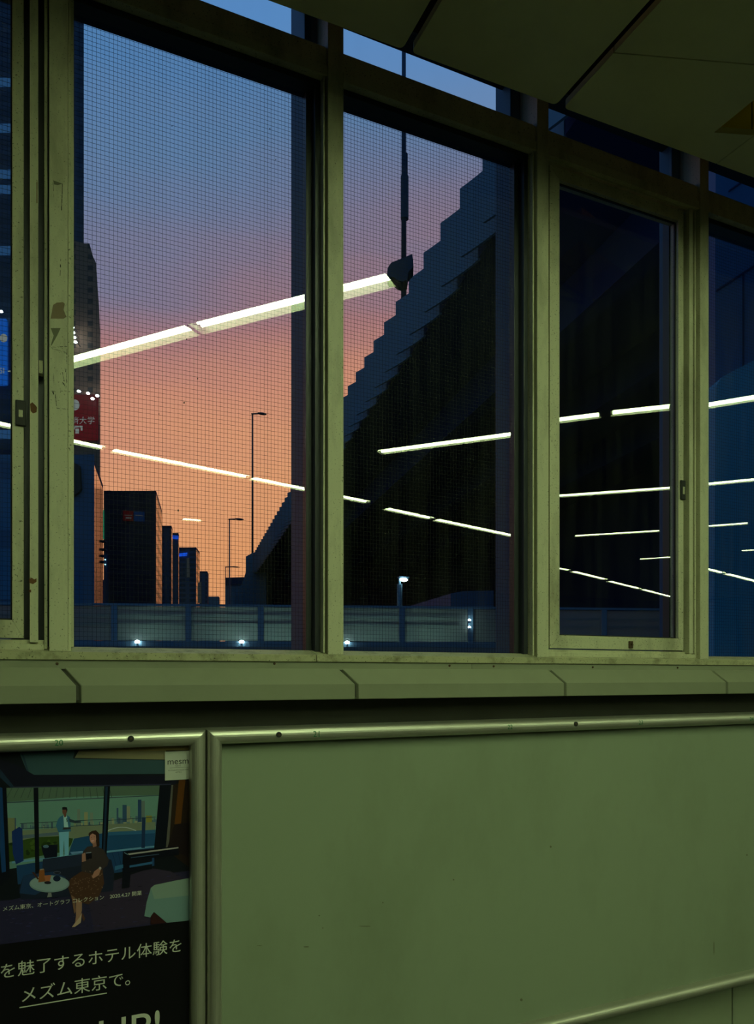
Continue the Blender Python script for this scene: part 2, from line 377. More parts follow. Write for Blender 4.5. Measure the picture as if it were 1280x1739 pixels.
# ------------------------------------------------------------------ windows
DS0, DS1 = EYE, EYE
Z = lambda dz: EYE+dz
YM = 2.25
post_lab = ['beyond the left edge', 'with brown tape and glue marks at the left', 'between the two sunset windows', 'beside the dark opening sash', 'at the right edge of the photo', 'beyond the right edge']
fin_far = [2.52, 2.52, 2.514, 2.466, 2.434, 2.43]
for k, R in enumerate(Rm):
    t = empty('trim_%d' % (k+1), (R-.03, YM, Z(.07)), label='cream window post '+post_lab[k], cat='window post', kind='structure')
    MB().box(R-.0575, R-.009, YM, 2.36, Z(.068), ZTOP).build('post', M_frame, t, bevel=.002)
    MB().box(R-.0085, R, YM+.007, 2.36, Z(.068), ZTOP).build('post_lip', M_frame, t, bevel=.0015)
    MB().box(R-.0995, R+.004, 2.362, fin_far[k], Z(-.4), ZTOP+.05).build('outer_fin', M_fin, t, bevel=.003)
    if k == 1:
        y = YM-.0004
        P = lambda u, v: PY(u, v, y)
        def flat(name, polys, mm, dep=.0003):
            mb = MB()
            for q in polys:
                A = [P(*c) for c in q]; mb.loft(A, [a+Vector((0, dep*1.2, 0)) for a in A])
            return mb.build(name, mm, t)
        flat('tape_scrap', [[(86, 541), (90, 518), (96, 514), (107, 513), (110, 516), (108, 526), (111, 534), (113, 538), (108, 541)]], M_brown)
        flat('glue_residue', [[(86, 557), (103, 557), (97, 570), (88, 586), (86, 587), (91, 570)], [(90, 306), (106, 312), (98, 314), (92, 313)]], M_glue)
        q = []
        def dash(u0, v0, u1, v1, n, w=.8):
            for i in range(n):
                if random.random() < .25: continue
                t0, t1 = i/n, (i+.7+random.random()*.3)/n
                a = (u0+(u1-u0)*t0, v0+(v1-v0)*t0); b = (u0+(u1-u0)*t1, v0+(v1-v0)*t1); ww = w*(.5+random.random())
                q.append([(a[0]-ww*.5, a[1]-ww*.5), (a[0]+ww*.5, a[1]+ww*.3), (b[0]+ww*.5, b[1]+ww*.5), (b[0]-ww*.5, b[1]-ww*.2)])
        dash(87, 590, 113, 588, 14, 2.0); dash(113.5, 588, 113.3, 605, 8, .8); dash(88, 592, 112, 598, 9, 2.4); dash(100, 598, 113, 600, 6, 1.8)
        dash(113.3, 605, 112.5, 662, 16, .6); dash(104, 622, 109, 648, 10, 1.0); dash(109, 620, 112, 632, 5, 1.2); dash(91, 634, 92, 658, 7, .6)
        dash(86, 664, 114, 664, 12, .7); dash(107, 650, 113, 660, 5, 2.6); dash(90, 664, 91, 672, 4, 2.2); dash(94, 670, 96, 690, 6, 1.0)
        dash(96, 693, 116, 695, 10, 1.6); dash(106, 312, 104, 370, 9, 1.0); dash(103, 440, 102, 468, 6, 1.1); dash(90, 310, 91, 335, 5, .7)
        flat('grime_mark', q, M_mark)
# horizontal members
t = empty('trim_7', (1, YM, Z(1.96)), label='dark cream transom bar across the window heads', cat='transom', kind='structure')
for k in range(5):
    a, b = Rm[k], Rm[k+1]-.0577
    mb = MB(); mb.box(a+.0005, b, YM+.012, 2.36, Z(1.966), Z(2.055)); mb.box(a+.0005, b, YM+.026, 2.36, Z(2.055), Z(2.071)); mb.box(a+.0005, b, YM+.004, YM+.03, Z(1.958), Z(1.992))
    mb.build('transom_bar', M_frame, t, bevel=.002)
t = empty('trim_8', (1, YM, Z(.04)), label='dirty cream sill bar along the window bottoms', cat='window sill', kind='structure')
sj = PY(537, 1113, YM).x
prof = [(YM-.002, Z(.044)), (YM-.002, Z(.0665)), (2.312, Z(.083)), (2.40, Z(.085)), (2.40, Z(.044))]
for a, b in ((XL-.06, -.9*0+sj-.0008), (sj+.0008, XR)): MB().profx(prof, a, b).build('sill_bar', M_sill, t, bevel=.0015)
t = empty('trim_9', (1, YM, Z(.02)), label='thin grey flashing strip with rusty screws under the sill bar', cat='flashing strip', kind='structure')
fj = PY(801, 1131, 2.254).x
for a, b in ((XL-.06, fj-.001), (fj+.001, XR)): MB().box(a, b, 2.254, 2.311, Z(.018), Z(.0435)).build('strip', M_ledge, t)
for u, v in ((97, 1127), (466, 1127), (763, 1130.5), (838, 1131.5), (1006, 1133), (1150, 1134)):
    p = PY(u, v, 2.254); MB().cyl(p, p-Vector((0, .004, 0)), .0042, 12, r2=.003).build('screw', M_screw, t)

def wires(x0, x1, z0, z1, Y):
    m = MB(); h = .00036; n = int((x1-x0)/.0119); x = x0+.004
    while x < x1:
        xx = x+random.uniform(-.0006, .0006); m.box(xx-h, xx+h, Y-h, Y+h, z0, z1); x += .0119
    z = z0+.005; K = 8
    while z < z1:
        zz = z+random.uniform(-.0005, .0005); pz = zz
        for i in range(K):
            a = x0+(x1-x0)*i/K; b = x0+(x1-x0)*(i+1)/K; nz = zz+random.uniform(-.0004, .0004)
            m.hexa([(a, Y-h, pz-h), (b, Y-h, nz-h), (b, Y+h, nz-h), (a, Y+h, pz-h), (a, Y-h, pz+h), (b, Y-h, nz+h), (b, Y+h, nz+h), (a, Y+h, pz+h)]); pz = nz
        z += .0137
    return m
def pane(x0, x1, z0, z1, Y, mt, parent, name='glass_pane'):
    m = MB(); h = .003
    m.poly([(x0, Y-h, z0), (x1, Y-h, z0), (x1, Y-h, z1), (x0, Y-h, z1)], 0)
    m.poly([(x1, Y+h, z0), (x0, Y+h, z0), (x0, Y+h, z1), (x1, Y+h, z1)], 1)
    m.poly([(x0, Y-h, z1), (x1, Y-h, z1), (x1, Y+h, z1), (x0, Y+h, z1)], 1)
    m.poly([(x0, Y+h, z0), (x1, Y+h, z0), (x1, Y-h, z0), (x0, Y-h, z0)], 1)
    m.poly([(x0, Y+h, z0), (x0, Y-h, z0), (x0, Y-h, z1), (x0, Y+h, z1)], 1)
    m.poly([(x1, Y-h, z0), (x1, Y+h, z0), (x1, Y+h, z1), (x1, Y-h, z1)], 1)
    return m.build(name, [mt, clear], parent, fix=False)
win_lab = ['opening window at the left edge with a black latch on its stile', 'tall wired glass window looking at the sunset and street', 'tall wired glass window looking at the raised road',
           'opening window with clear dark glass right of the raised road', 'wired glass window at the right edge looking at blue lit concrete']
for k in range(5):
    Lx, Rx = Rm[k], Rm[k+1]; sash = k in (0, 3)
    t = empty('window_%d' % (k+1), ((Lx+Rx)/2, 2.30, Z(.08)), label=win_lab[k], cat='window', kind='structure')
    f = MB()
    if not sash:
        f.box(Rx-.0694, Rx-.0635, 2.262, 2.36, Z(.074), Z(1.965))
        f.box(Rx-.0635, Rx-.0578, 2.285, 2.36, Z(.074), Z(1.965), 1)
        f.box(Rx-.087, Rx-.0697, 2.292, 2.36, Z(.08), Z(1.965), 1)
        f.box(Rx-.107, Rx-.0873, 2.326, 2.36, Z(.082), Z(1.965), 1)
        f.box(Lx+.0003, Lx+.008, 2.29, 2.36, Z(.082), Z(1.965))
        f.box(Lx+.0003, Rx-.058, 2.29, 2.36, Z(1.945), Z(1.9655), 1)
        f.build('window_frame', [M_frame, M_jamb], t, bevel=.001)
        g = pane(Lx+.004, Rx-.100, Z(.080), Z(1.955), DG, M_gw, t)
        wires(Lx+.008, Rx-.104, Z(.083), Z(1.948), DG).build('wire_mesh', M_wire, g, fix=False)
    else:
        f.box(Rx-.0696, Rx-.0614, 2.268, 2.36, Z(.074), Z(1.965))
        f.box(Rx-.1065, Rx-.085, 2.262, 2.30, Z(.092), Z(1.955))
        f.box(Rx-.155, Rx-.0578, 2.324, 2.36, Z(.08), Z(1.965), 1)
        f.box(Lx+.0003, Lx+.016, 2.31, 2.36, Z(.08), Z(1.965))
        f.box(Lx+.002, Rx-.07, 2.268, 2.31, Z(.0715), Z(.088)); f.box(Lx+.002, Rx-.07, 2.285, 2.31, Z(.088), Z(.100))
        f.box(Lx+.002, Rx-.07, 2.272, 2.30, Z(1.968-.018), Z(1.965))
        f.build('window_frame', [M_frame, M_jamb], t, bevel=.001)
        s = empty('sash', (0, 0, 0), parent=t)
        sf = MB(); ys = 2.278
        sx0, sx1, sz0, sz1 = Lx+.021, Rx-.122, Z(.104), Z(1.944)
        iw = .046; ir = .0285
        # mitred stiles and rails
        C = [(sx0, sz0), (sx1, sz0), (sx1, sz1), (sx0, sz1)]; I = [(sx0+iw, sz0+iw+.004), (sx1-ir, sz0+iw+.004), (sx1-ir, sz1-iw), (sx0+iw, sz1-iw)]
        for i in range(4):
            j = (i+1) % 4
            q = [C[i], C[j], I[j], I[i]]
            cx = sum(p[0] for p in q)/4; cz = sum(p[1] for p in q)/4
            A = [(p[0]+(cx-p[0])*.0015, ys, p[1]+(cz-p[1])*.0006) for p in q]; B = [(p[0], ys+.044, p[1]) for p in q]
            sf.loft(A, B)
        sf.build('sash_frame', M_frame, s, bevel=.005)
        g = pane(sx0+iw-.006, sx1-ir+.006, sz0+iw-.003, sz1-iw+.006, DS, M_gw if k == 0 else M_gc, s)
        gs = MB(); a0, a1, b0, b1 = I[0][0], I[2][0], I[0][1], I[2][1]; gw = .005
        for bx in ((a0, a0+gw, b0, b1), (a1-gw, a1, b0, b1), (a0, a1, b0, b0+gw), (a0, a1, b1-gw, b1)): gs.box(bx[0], bx[1], DS-.010, DS-.0035, bx[2], bx[3])
        gs.build('gasket', M_black, s)
        if k == 0: wires(sx0+iw, sx1-ir, sz0+iw, sz1-iw, DS).build('wire_mesh', M_wire, s, fix=False)
        # latch on the right stile
        lz0, lz1 = (PY(38, 724, ys).z, PY(38, 681, ys).z) if k == 0 else (PY(1151, 848, ys).z, PY(1151, 815, ys).z)
        lx0, lx1 = sx1-ir+.008, sx1+.006
        l = MB().box(lx0, lx1, ys-.007, ys, lz0, lz1).build('latch', M_black, s, bevel=.002)
        MB().box(lx0+.008, lx1-.008, ys-.009, ys-.0065, lz0+.022, lz1-.028).build('latch_lever', M_frame, s, bevel=.001)
        if k == 3:
            p = PY(1070, 1094, ys); c = MB(); c.box(p.x-.010, p.x+.010, ys-.006, ys, p.z-.016, p.z+.012); c.cyl((p.x, ys-.006, p.z), (p.x, ys-.012, p.z), .005, 10)
            c.build('catch', M_screw, s, bevel=.001)
        if k == 0:
            y = 2.2615; mb = MB()
            for q in ([(51, 686), (55, 683), (60, 688), (63, 692), (62, 700), (56, 702), (52, 698)], [(49, 983), (54, 981), (58, 984), (62, 982), (62, 988), (56, 992), (50, 990)], [(49, 1002), (53, 1001), (53, 1006), (49, 1006)], [(62, 309), (63.5, 308), (63.5, 345), (62, 345)]):
                A = [PY(*c, y) for c in q]; mb.loft(A, [a+Vector((0, .0004, 0)) for a in A])
            mb.build('rust_patch', M_rust, t)
            MB().box(PY(66, 640, 2.285).x, PY(73, 640, 2.285).x, 2.285, 2.31, PY(70, 634, 2.285).z, PY(70, 612, 2.285).z).build('stay_block', M_frame, t, bevel=.001)
    if k == 1:
        mb = MB()
        for u, v, r in ((312.5, 684, 1.5), (302.5, 867, 1.6), (319, 553, 1.3), (335.5, 643, 1.1), (317, 576, 1.0), (458, 219, 1.0), (468, 271, .9), (292, 214, .9), (270, 703, .8)):
            A = [PY(u+r*.8*math.cos(math.pi*i/4), v+r*1.3*math.sin(math.pi*i/4), DG-.0034) for i in range(8)]; mb.loft(A, [p-Vector((0, .0006, 0)) for p in A])
        mb.build('dirt_spot', M_black, t)
    pane(Lx+.004, Rx-.060, Z(2.064), Z(2.285), DG, M_gc, t, 'upper_pane')

# ------------------------------------------------------------------ ledge covers
YL = 2.212
def seam_x(u0): return PY(u0, 1133, 2.254).x
sx = [XL-.6, seam_x(105), seam_x(577), seam_x(932), seam_x(1208), XR+.3]
lprof = [(2.254, Z(.0225)), (YL, Z(-.0285)), (YL, Z(-.0775)), (2.300, Z(-.0775)), (2.300, Z(.0225))]
llab = ['slanted grey metal ledge cover at the left edge', 'slanted grey metal ledge cover under the sunset window', 'slanted grey metal ledge cover under the window facing the raised road',
        'slanted grey metal ledge cover under the dark opening window', 'slanted grey metal ledge cover at the right edge']
for i in range(5):
    a, b = sx[i]+.0065, sx[i+1]-.0065
    sk = lambda y: max(0, (2.254-y)/.042)*.043
    g = MB().loft([(a+sk(y), y, z) for y, z in lprof], [(b+sk(y), y, z) for y, z in lprof])
    o = g.build('ledge_cover', M_ledge, bevel=.002)
    tag(o, llab[i], 'ledge cover', 'metal ledge covers below the windows')
bk = MB().box(XL-.6, XR+.3, 2.2995, 2.312, Z(-.10), Z(.018)); bk.profx([(2.262, Z(.018)), (2.222, Z(-.030)), (2.222, Z(-.070)), (2.2995, Z(-.070)), (2.2995, Z(.018))], XL-.6, XR+.3)
tag(bk.build('trim_10', M_dark), 'dark backing seen in the joints between ledge covers', 'backing strip', kind='structure')

# ------------------------------------------------------------------ advertising frames
YT = 2.200; RT = .0225
zt, zb = Z(-.162), Z(-1.316)
def half_round(mb, p, q, up, mp, mq):
    """steel moulding from p to q; up = direction across it (outer to inner), mitred ends"""
    n = 12; A = []; B = []
    for i in range(n+1):
        a = math.pi*i/n; s_ = RT*(1-math.cos(a)); y = YT-.010*0-math.sin(a)*RT*.9+.012
        A.append(Vector(p)+Vector(up)*s_+Vector((0, y-YT, 0))+Vector(mp)*s_)
        B.append(Vector(q)+Vector(up)*s_+Vector((0, y-YT, 0))+Vector(mq)*s_)
    for s_ in (2*RT, 0):
        y = 2.300
        A.append(Vector(p)+Vector(up)*s_+Vector((0, y-YT, 0))+Vector(mp)*s_); B.append(Vector(q)+Vector(up)*s_+Vector((0, y-YT, 0))+Vector(mq)*s_)
    mb.loft(A, B)
def ad_frame(x0, x1, lab, bolts):
    t = empty('poster_case', ((x0+x1)/2, 2.30, zb), label=lab, cat='poster case', group='steel poster cases')
    def rail(nm, p, q, up, mp, mq):
        m = MB(); half_round(m, p, q, up, mp, mq); o = m.build(nm, M_steel, t, smooth=False)
        return o
    tr = rail('top_rail', (x0, YT, zt), (x1, YT, zt), (0, 0, -1), (1, 0, 0), (-1, 0, 0))
    rail('bottom_rail', (x0, YT, zb), (x1, YT, zb), (0, 0, 1), (1, 0, 0), (-1, 0, 0))
    rail('side_rail', (x0, YT, zb), (x0, YT, zt), (1, 0, 0), (0, 0, 1), (0, 0, -1))
    rail('side_rail', (x1, YT, zb), (x1, YT, zt), (-1, 0, 0), (0, 0, 1), (0, 0, -1))
    MB().box(x0+.03, x1-.03, 2.232, 2.299, zb+.03, zt-.03).build('backing_board', M_board, t)
    for u, v in bolts:
        p = PY(u, v, YT-.0065); b = MB().cyl(p, p-Vector((0, .004, 0)), .0088, 20).build('bolt', M_black, t)
        MB().cyl(p-Vector((0, .004, 0)), p-Vector((0, .0052, 0)), .0035, 6).build('socket', M_screw, b)
    return t
xa = PY(350.5, 1245, YT-.005).x; xb = PY(352.8, 1245, YT-.005).x
fr1 = ad_frame(-1.15, xa, 'round steel poster frame holding the hotel poster', [(222, 1254.5)])
fr2 = ad_frame(xb, 3.7, 'wide round steel poster frame with an empty grey board', [(473, 1247.5), (977, 1229.5)])

mb = MB()
for u, v, a, b in ((935, 1438, 1.6, 2.0), (770, 1494, 1.3, 1.5), (650, 1533, 1.2, 1.2), (542, 1555, 1.3, 1.3), (1268, 1452, 1.3, 1.5), (548, 1576, 1, 1), (441, 1606, 2.6, .6), (520, 1608, 5, 1.0), (620, 1573, 9, .7), (885, 1698, 2.2, 2.6), (1212, 1610, .8, 12)):
    A = [PY(u+a*math.cos(math.pi*i/4)+(3 if b < 1 else 0)*math.sin(i), v+b*math.sin(math.pi*i/4), 2.2316) for i in range(8)]
    mb.loft(A, [p+Vector((0, .0003, 0)) for p in A])
mb.build('scuff_mark', M_glue, fr2)
# text ----------------------------------------------------------------
def text_polys(s, bold=0):
    """glyph outlines; every outer contour is filled with its own holes, so overlapping strokes stay solid"""
    c = bpy.data.curves.new('lettering_source', 'FONT'); c.body = s; c.size = 1; c.offset = bold
    o = bpy.data.objects.new('lettering_source', c); COL.objects.link(o)
    dg = bpy.context.evaluated_depsgraph_get(); cu = o.evaluated_get(dg).to_curve(dg)
    loops = []
    for sp in cu.splines:
        P = []
        if sp.type == 'BEZIER':
            bp = sp.bezier_points; n = len(bp)
            for k in range(n):
                a, b = bp[k], bp[(k+1) % n]; p0, p1, p2, p3 = a.co, a.handle_right, b.handle_left, b.co
                st = 1 if abs((p3-p0).length-((p1-p0).length+(p2-p1).length+(p3-p2).length)) < 1e-4 else 6
                for q in range(st):
                    t = q/st; u = 1-t; P.append((p0*u**3+p1*3*u*u*t+p2*3*u*t*t+p3*t**3).to_2d())
        else: P = [Vector((p.co.x, p.co.y)) for p in sp.points]
        if len(P) > 2: loops.append(P)
    o.to_curve_clear() if hasattr(o, 'to_curve_clear') else None
    bpy.data.objects.remove(o); bpy.data.curves.remove(c)
    area = lambda P: sum(P[k].x*P[(k+1) % len(P)].y-P[(k+1) % len(P)].x*P[k].y for k in range(len(P)))/2
    if not loops: return [], []
    big = max(loops, key=lambda P: abs(area(P))); sg = 1 if area(big) > 0 else -1
    outer = [P for P in loops if area(P)*sg > 0]; holes_ = [P for P in loops if area(P)*sg <= 0]
    def inp(p, P):
        r = False
        for k in range(len(P)):
            a, b = P[k], P[k-1]
            if (a.y > p.y) != (b.y > p.y) and p.x < (b.x-a.x)*(p.y-a.y)/(b.y-a.y)+a.x: r = not r
        return r
    own = {k: [] for k in range(len(outer))}
    for h in holes_:
        cand = [k for k in range(len(outer)) if inp(h[0], outer[k])]
        if cand: own[min(cand, key=lambda k: abs(area(outer[k])))].append(h)
    V, F = [], []
    for k, P in enumerate(outer):
        ls = [P]+own[k]; b = len(V); flat_v = [p for l in ls for p in l]
        V += [Vector((p.x, p.y, 0)) for p in flat_v]
        F += [tuple(b+i for i in t) for t in tessellate_polygon([[Vector((p.x, p.y, 0)) for p in l] for l in ls])]
    return V, F
def put_text(mb, s, x, z, Y, width=None, height=None, mi=0, bold=0, xdir=Vector((1, 0, 0)), org=None, fit_h=None):
    V, F = text_polys(s, bold)
    if not V: return
    mnx = min(v.x for v in V); mxx = max(v.x for v in V); mxy = max(v.y for v in V); mny = min(v.y for v in V)
    sxx = width/(mxx-mnx) if width else height/(mxy-mny)
    szz = sxx if fit_h is None else fit_h/(mxy-mny)
    o = Vector((x, Y, z)) if org is None else org
    b = len(mb.v)
    mb.v += [tuple(o+xdir*((v.x-mnx)*sxx)+Vector((0, 0, (v.y-(mny if fit_h else 0))*szz))) for v in V]
    for f in F: mb.f.append(tuple(b+i for i in f)); mb.m.append(mi)
# green position numbers on the rails
for fr, s, u, v in ((fr1, '20', 100, 1266), (fr2, '21', 537, 1251.5), (fr2, '22', 866, 1238), (fr2, '23', 1088, 1230.5), (fr2, '24', 1276, 1224)):
    mb = MB(); p = PY(u, v, YT-.0092); put_text(mb, s, p.x-.0105, p.z, YT-.0092, width=.021, bold=.02); mb.build('number', M_green, fr, fix=False)

# ------------------------------------------------------------------ the poster (a flat print)
YP = 2.2312
ILL = (.40, .48, .22)
PM = {}
poster_mats = []
def pcol(r, g, b):
    k = (r, g, b)
    if k not in PM:
        q = srgb(r, g, b); c = [min(.85, q[i]/ILL[i]) for i in range(3)]
        PM[k] = len(poster_mats); poster_mats.append(mat('print_ink_%02d' % len(poster_mats), c, .35, 0, .3))
    return PM[k]
pz0, pz1 = zb+.0455, zt-.0455
p1x = xa-.0452
po = empty('poster', (-.4, 2.2318, pz0), label='dark hotel poster with a lounge photo and white Japanese lettering in the left frame', cat='poster')
pm = MB(); lay = [0]
def pp(pts, col):
    lay[0] += 1; y = YP-.000005*lay[0]
    pm.poly([PY(u, v, y) for u, v in pts], pcol(*col))
def ell(cu, cv, ru, rv, col, n=16): pp([(cu+ru*math.cos(2*math.pi*i/n), cv+rv*math.sin(2*math.pi*i/n)) for i in range(n)], col)
y = YP
pm.box(-1.10, p1x, YP, YP+.0006, pz0, pz1, pcol(7, 7, 5))
UR = 327.5
pp([(-300, 1290), (UR, 1266), (UR, 1562), (0, 1604), (-300, 1640)], (10, 14, 12))            # the photo
pp([(-300, 1560), (20, 1528), (120, 1505), (326, 1478), (UR, 1562), (0, 1604), (-300, 1640)], (26, 26, 34))   # carpet
pp([(190, 1497), (255, 1474), (290, 1480), (UR, 1500), (UR, 1556), (160, 1582), (150, 1530)], (34, 30, 32))
pp([(33, 1279), (127, 1274), (124, 1288), (281, 1290), (281, 1314), (58, 1316), (46, 1310)], (34, 56, 44))
pp([(36, 1278), (39, 1278), (49, 1310), (46, 1311)], (22, 40, 38))
pp([(134, 1274), (282, 1267), (282, 1290), (127, 1287)], (92, 92, 50))
pp([(160, 1271), (UR, 1266), (UR, 1274), (200, 1276)], (104, 96, 42))
pp([(127, 1287), (282, 1290), (282, 1291.5), (125, 1288.5)], (20, 28, 20))
pp([(0, 1312), (22, 1337), (290, 1331), (299, 1335), (299, 1318), (60, 1317), (30, 1300), (0, 1290)], (12, 13, 17))
pp([(0, 1306), (24, 1336), (20, 1339), (0, 1320)], (18, 34, 36))
pp([(22, 1336), (290, 1331), (290, 1333), (22, 1338.5)], (30, 34, 38))
# the view outside the lounge
pp([(11, 1340), (271, 1334), (262, 1440), (182, 1452), (100, 1462), (14, 1476)], (72, 106, 74))
pp([(11, 1338), (271, 1334), (269.5, 1350), (130, 1353), (12, 1362)], (58, 78, 48))
for i in range(16):
    u = 20+i*11; pp([(u, 1338), (u+1, 1338), (u-8+i*.9, 1355), (u-9+i*.9, 1355)], (40, 56, 36))
pp([(12, 1362), (269.5, 1350), (269.4, 1351.5), (12, 1364)], (42, 60, 50))
for i in range(90):                                            # low skyline
    u = random.uniform(16, 262); h = random.uniform(3, 12)+(6 if u > 185 else 0); b = 1408-(u-16)*.02; w_ = random.uniform(2, 6)
    c = random.choice([(92, 106, 62), (70, 92, 70), (54, 76, 68), (104, 112, 66), (44, 62, 60)])
    pp([(u, b-h), (u+w_, b-h), (u+w_, b), (u, b)], c)
for u0, u1, v0, v1, c in ((208, 215, 1367, 1396, (34, 60, 62)), (215, 221, 1369, 1396, (96, 104, 64)), (234, 240, 1358, 1396, (26, 50, 58)), (240, 246, 1360, 1396, (70, 84, 62)), (131, 136, 1374, 1404, (80, 96, 66)),
                          (143, 149, 1379, 1402, (104, 108, 60)), (153, 158, 1380, 1400, (84, 100, 68)), (198, 201, 1372, 1396, (40, 66, 66)), (13, 25, 1389, 1414, (84, 92, 50)), (25, 27, 1389, 1412, (44, 62, 60)), (248, 258, 1385, 1404, (96, 98, 30))):
    pp([(u0, v0), (u1, v0), (u1, v1), (u0, v1)], c)
pp([(13, 1412), (180, 1400), (264, 1396), (263, 1412), (180, 1420), (120, 1424), (14, 1434)], (82, 94, 58))
pp([(20, 1420), (98, 1413), (100, 1418), (20, 1426)], (58, 74, 66))
pp([(14, 1432), (60, 1422), (100, 1420), (124, 1424), (121, 1434), (112, 1446), (88, 1450), (14, 1464)], (34, 54, 12))
for i in range(26): ell(random.uniform(18, 112), random.uniform(1428, 1450), random.uniform(2, 5), random.uniform(1.5, 3.5), random.choice([(24, 42, 8), (46, 66, 16), (18, 34, 10)]), 8)
pp([(126, 1424), (180, 1414), (264, 1410), (262, 1440), (182, 1450), (116, 1454), (120, 1438)], (18, 52, 62))
pp([(184, 1413), (264, 1409), (263.8, 1415), (184, 1419)], (30, 70, 76))
ar = [(183+i*4, 1410-6*math.sin(math.pi*i/12)) for i in range(13)]
pp(ar+[(u, v+1.3) for u, v in reversed(ar)], (128, 140, 110))
pp([(28, 1470), (150, 1450), (262, 1438), (262, 1470), (200, 1482), (30, 1502)], (18, 46, 58))
pp([(20, 1463), (262, 1436), (262, 1439), (20, 1466.5)], (70, 112, 104))
for i in range(7): pp([(190+i*10, 1448-i), (191+i*10, 1448-i), (200+i*8, 1478-i), (199+i*8, 1478-i)], (12, 34, 46))
for a, b in (((34, 1407), (176, 1400)), ((34, 1398), (178, 1391)), ((182, 1393), (264, 1387))): pp([a, b, (b[0], b[1]+1), (a[0], a[1]+1)], (24, 44, 42))
pp([(20, 1412), (33, 1404), (38, 1408), (40, 1462), (27, 1468), (22, 1450)], (14, 34, 58))
pp([(241, 1388), (247, 1388), (246, 1440), (240, 1440)], (16, 34, 46))
# dark window posts
for q in ([(57, 1338), (65, 1337.5), (67, 1482), (60, 1484)], [(177, 1335.5), (187, 1335.3), (181, 1453), (172, 1454)], [(271, 1334), (292, 1333), (281, 1448), (261, 1448)], [(0, 1334), (11, 1340), (17, 1490), (0, 1505)]): pp(q, (6, 9, 11))
pp([(179, 1336), (183, 1336), (178, 1446), (175, 1446)], (16, 34, 38))
pp([(0, 1337), (4, 1338), (10, 1480), (3, 1482), (0, 1440)], (14, 44, 62))
pp([(291, 1333), (294, 1333), (286, 1446), (281, 1446)], (64, 66, 44))
pp([(294, 1333), (UR, 1322), (UR, 1478), (286, 1446)], (26, 19, 8))
pp([(304, 1323), (315, 1322), (307, 1400), (296, 1402)], (62, 38, 6))
pp([(296, 1400), (UR, 1396), (UR, 1460), (284, 1440)], (18, 12, 8))
# the standing man
pp([(70, 1436), (98, 1434), (97, 1455), (76, 1458), (72, 1446)], (8, 12, 16))
ell(78, 1437.5, 5, 2.6, (56, 82, 76))
pp([(100, 1411), (117, 1410), (116.5, 1452), (109.5, 1454), (108.6, 1426), (107.5, 1454), (101.5, 1455)], (84, 134, 134))
pp([(102, 1387), (107, 1384.5), (114, 1384.5), (119, 1388), (120.5, 1412), (99, 1413.5), (96, 1405), (95, 1402), (98, 1392)], (36, 76, 76))
pp([(107.5, 1385), (113.5, 1385), (116, 1405), (109, 1407)], (118, 156, 152))
pp([(117, 1390), (128, 1394), (137, 1394.5), (138, 1397), (128, 1398), (118, 1396)], (30, 44, 40))
pp([(108, 1405), (120, 1405), (120, 1408), (106, 1409)], (30, 30, 24))
pp([(107.5, 1379), (112, 1379), (112.5, 1387), (109, 1388)], (72, 48, 28)); ell(109.6, 1377.5, 3.9, 6.2, (78, 52, 30)); pp([(105.5, 1375), (105.6, 1371), (109, 1370.3), (113.5, 1371), (114.6, 1375), (113.6, 1380), (112.2, 1375)], (8, 9, 10))
ell(113.2, 1391, 1, 1.2, (20, 16, 14)); ell(113.8, 1394.2, 1, 1.2, (20, 16, 14))
# sofa, table
for i in range(170):                                          # carpet weave
    u = random.uniform(8, 320); v = random.uniform(1512-(u-8)*.09, 1600-u*.125); k_ = random.random()
    if v > 1600-u*.125: continue
    pp([(u, v), (u+random.uniform(3, 9), v-.8), (u+random.uniform(3, 9), v), (u, v+.8)], (36, 40, 58) if k_ < .4 else ((44, 38, 42) if k_ < .7 else (16, 16, 22)))
pp([(73, 1459), (140, 1450), (189, 1460), (194, 1482), (192, 1513), (120, 1522), (36, 1528), (32, 1510), (40, 1487), (72, 1481)], (18, 24, 27))
pp([(74, 1459), (138, 1450.5), (138, 1470), (72, 1480)], (22, 30, 34))
pp([(40, 1487), (90, 1480), (112, 1490), (60, 1520), (33, 1517)], (20, 40, 50))
pp([(119, 1447), (140, 1445), (143, 1448), (122, 1451)], (70, 104, 104))
# the seated woman
pp([(150, 1416), (156, 1411), (163, 1410), (168, 1415), (169, 1436), (165, 1441), (158, 1436)], (36, 24, 10))
pp([(141, 1446), (148, 1438), (158, 1436), (166, 1438), (176, 1443), (185, 1460), (182, 1470), (172, 1478), (158, 1488), (142, 1488), (138, 1476), (139, 1458)], (38, 34, 24))
pp([(138, 1480), (158, 1484), (174, 1476), (177, 1500), (168, 1522), (150, 1536), (122, 1528), (114, 1502), (120, 1492)], (50, 34, 16))
for i in range(90):
    u = random.uniform(120, 174); v = random.uniform(1446 if u > 143 else 1490, 1520)
    if u > 150+(v-1440)*.1 and v < 1480: continue
    pp([(u, v), (u+1.5, v), (u+1.5, v+1), (u, v+1)], (88, 74, 46))
pp([(157, 1430), (163, 1428), (164, 1437), (158, 1439)], (104, 76, 48)); ell(157.8, 1423.5, 5.6, 9, (128, 94, 62), 18)
pp([(150.5, 1420), (151.5, 1414), (158, 1410.5), (166, 1413), (166, 1424), (163.5, 1428), (162.5, 1418), (157, 1415.5)], (34, 22, 10))
ell(155, 1422, .9, .5, (30, 22, 14), 8); ell(160, 1421, .9, .5, (30, 22, 14), 8); pp([(154, 1427.4), (160, 1426.4), (158.5, 1429), (155.5, 1429.2)], (150, 120, 92))
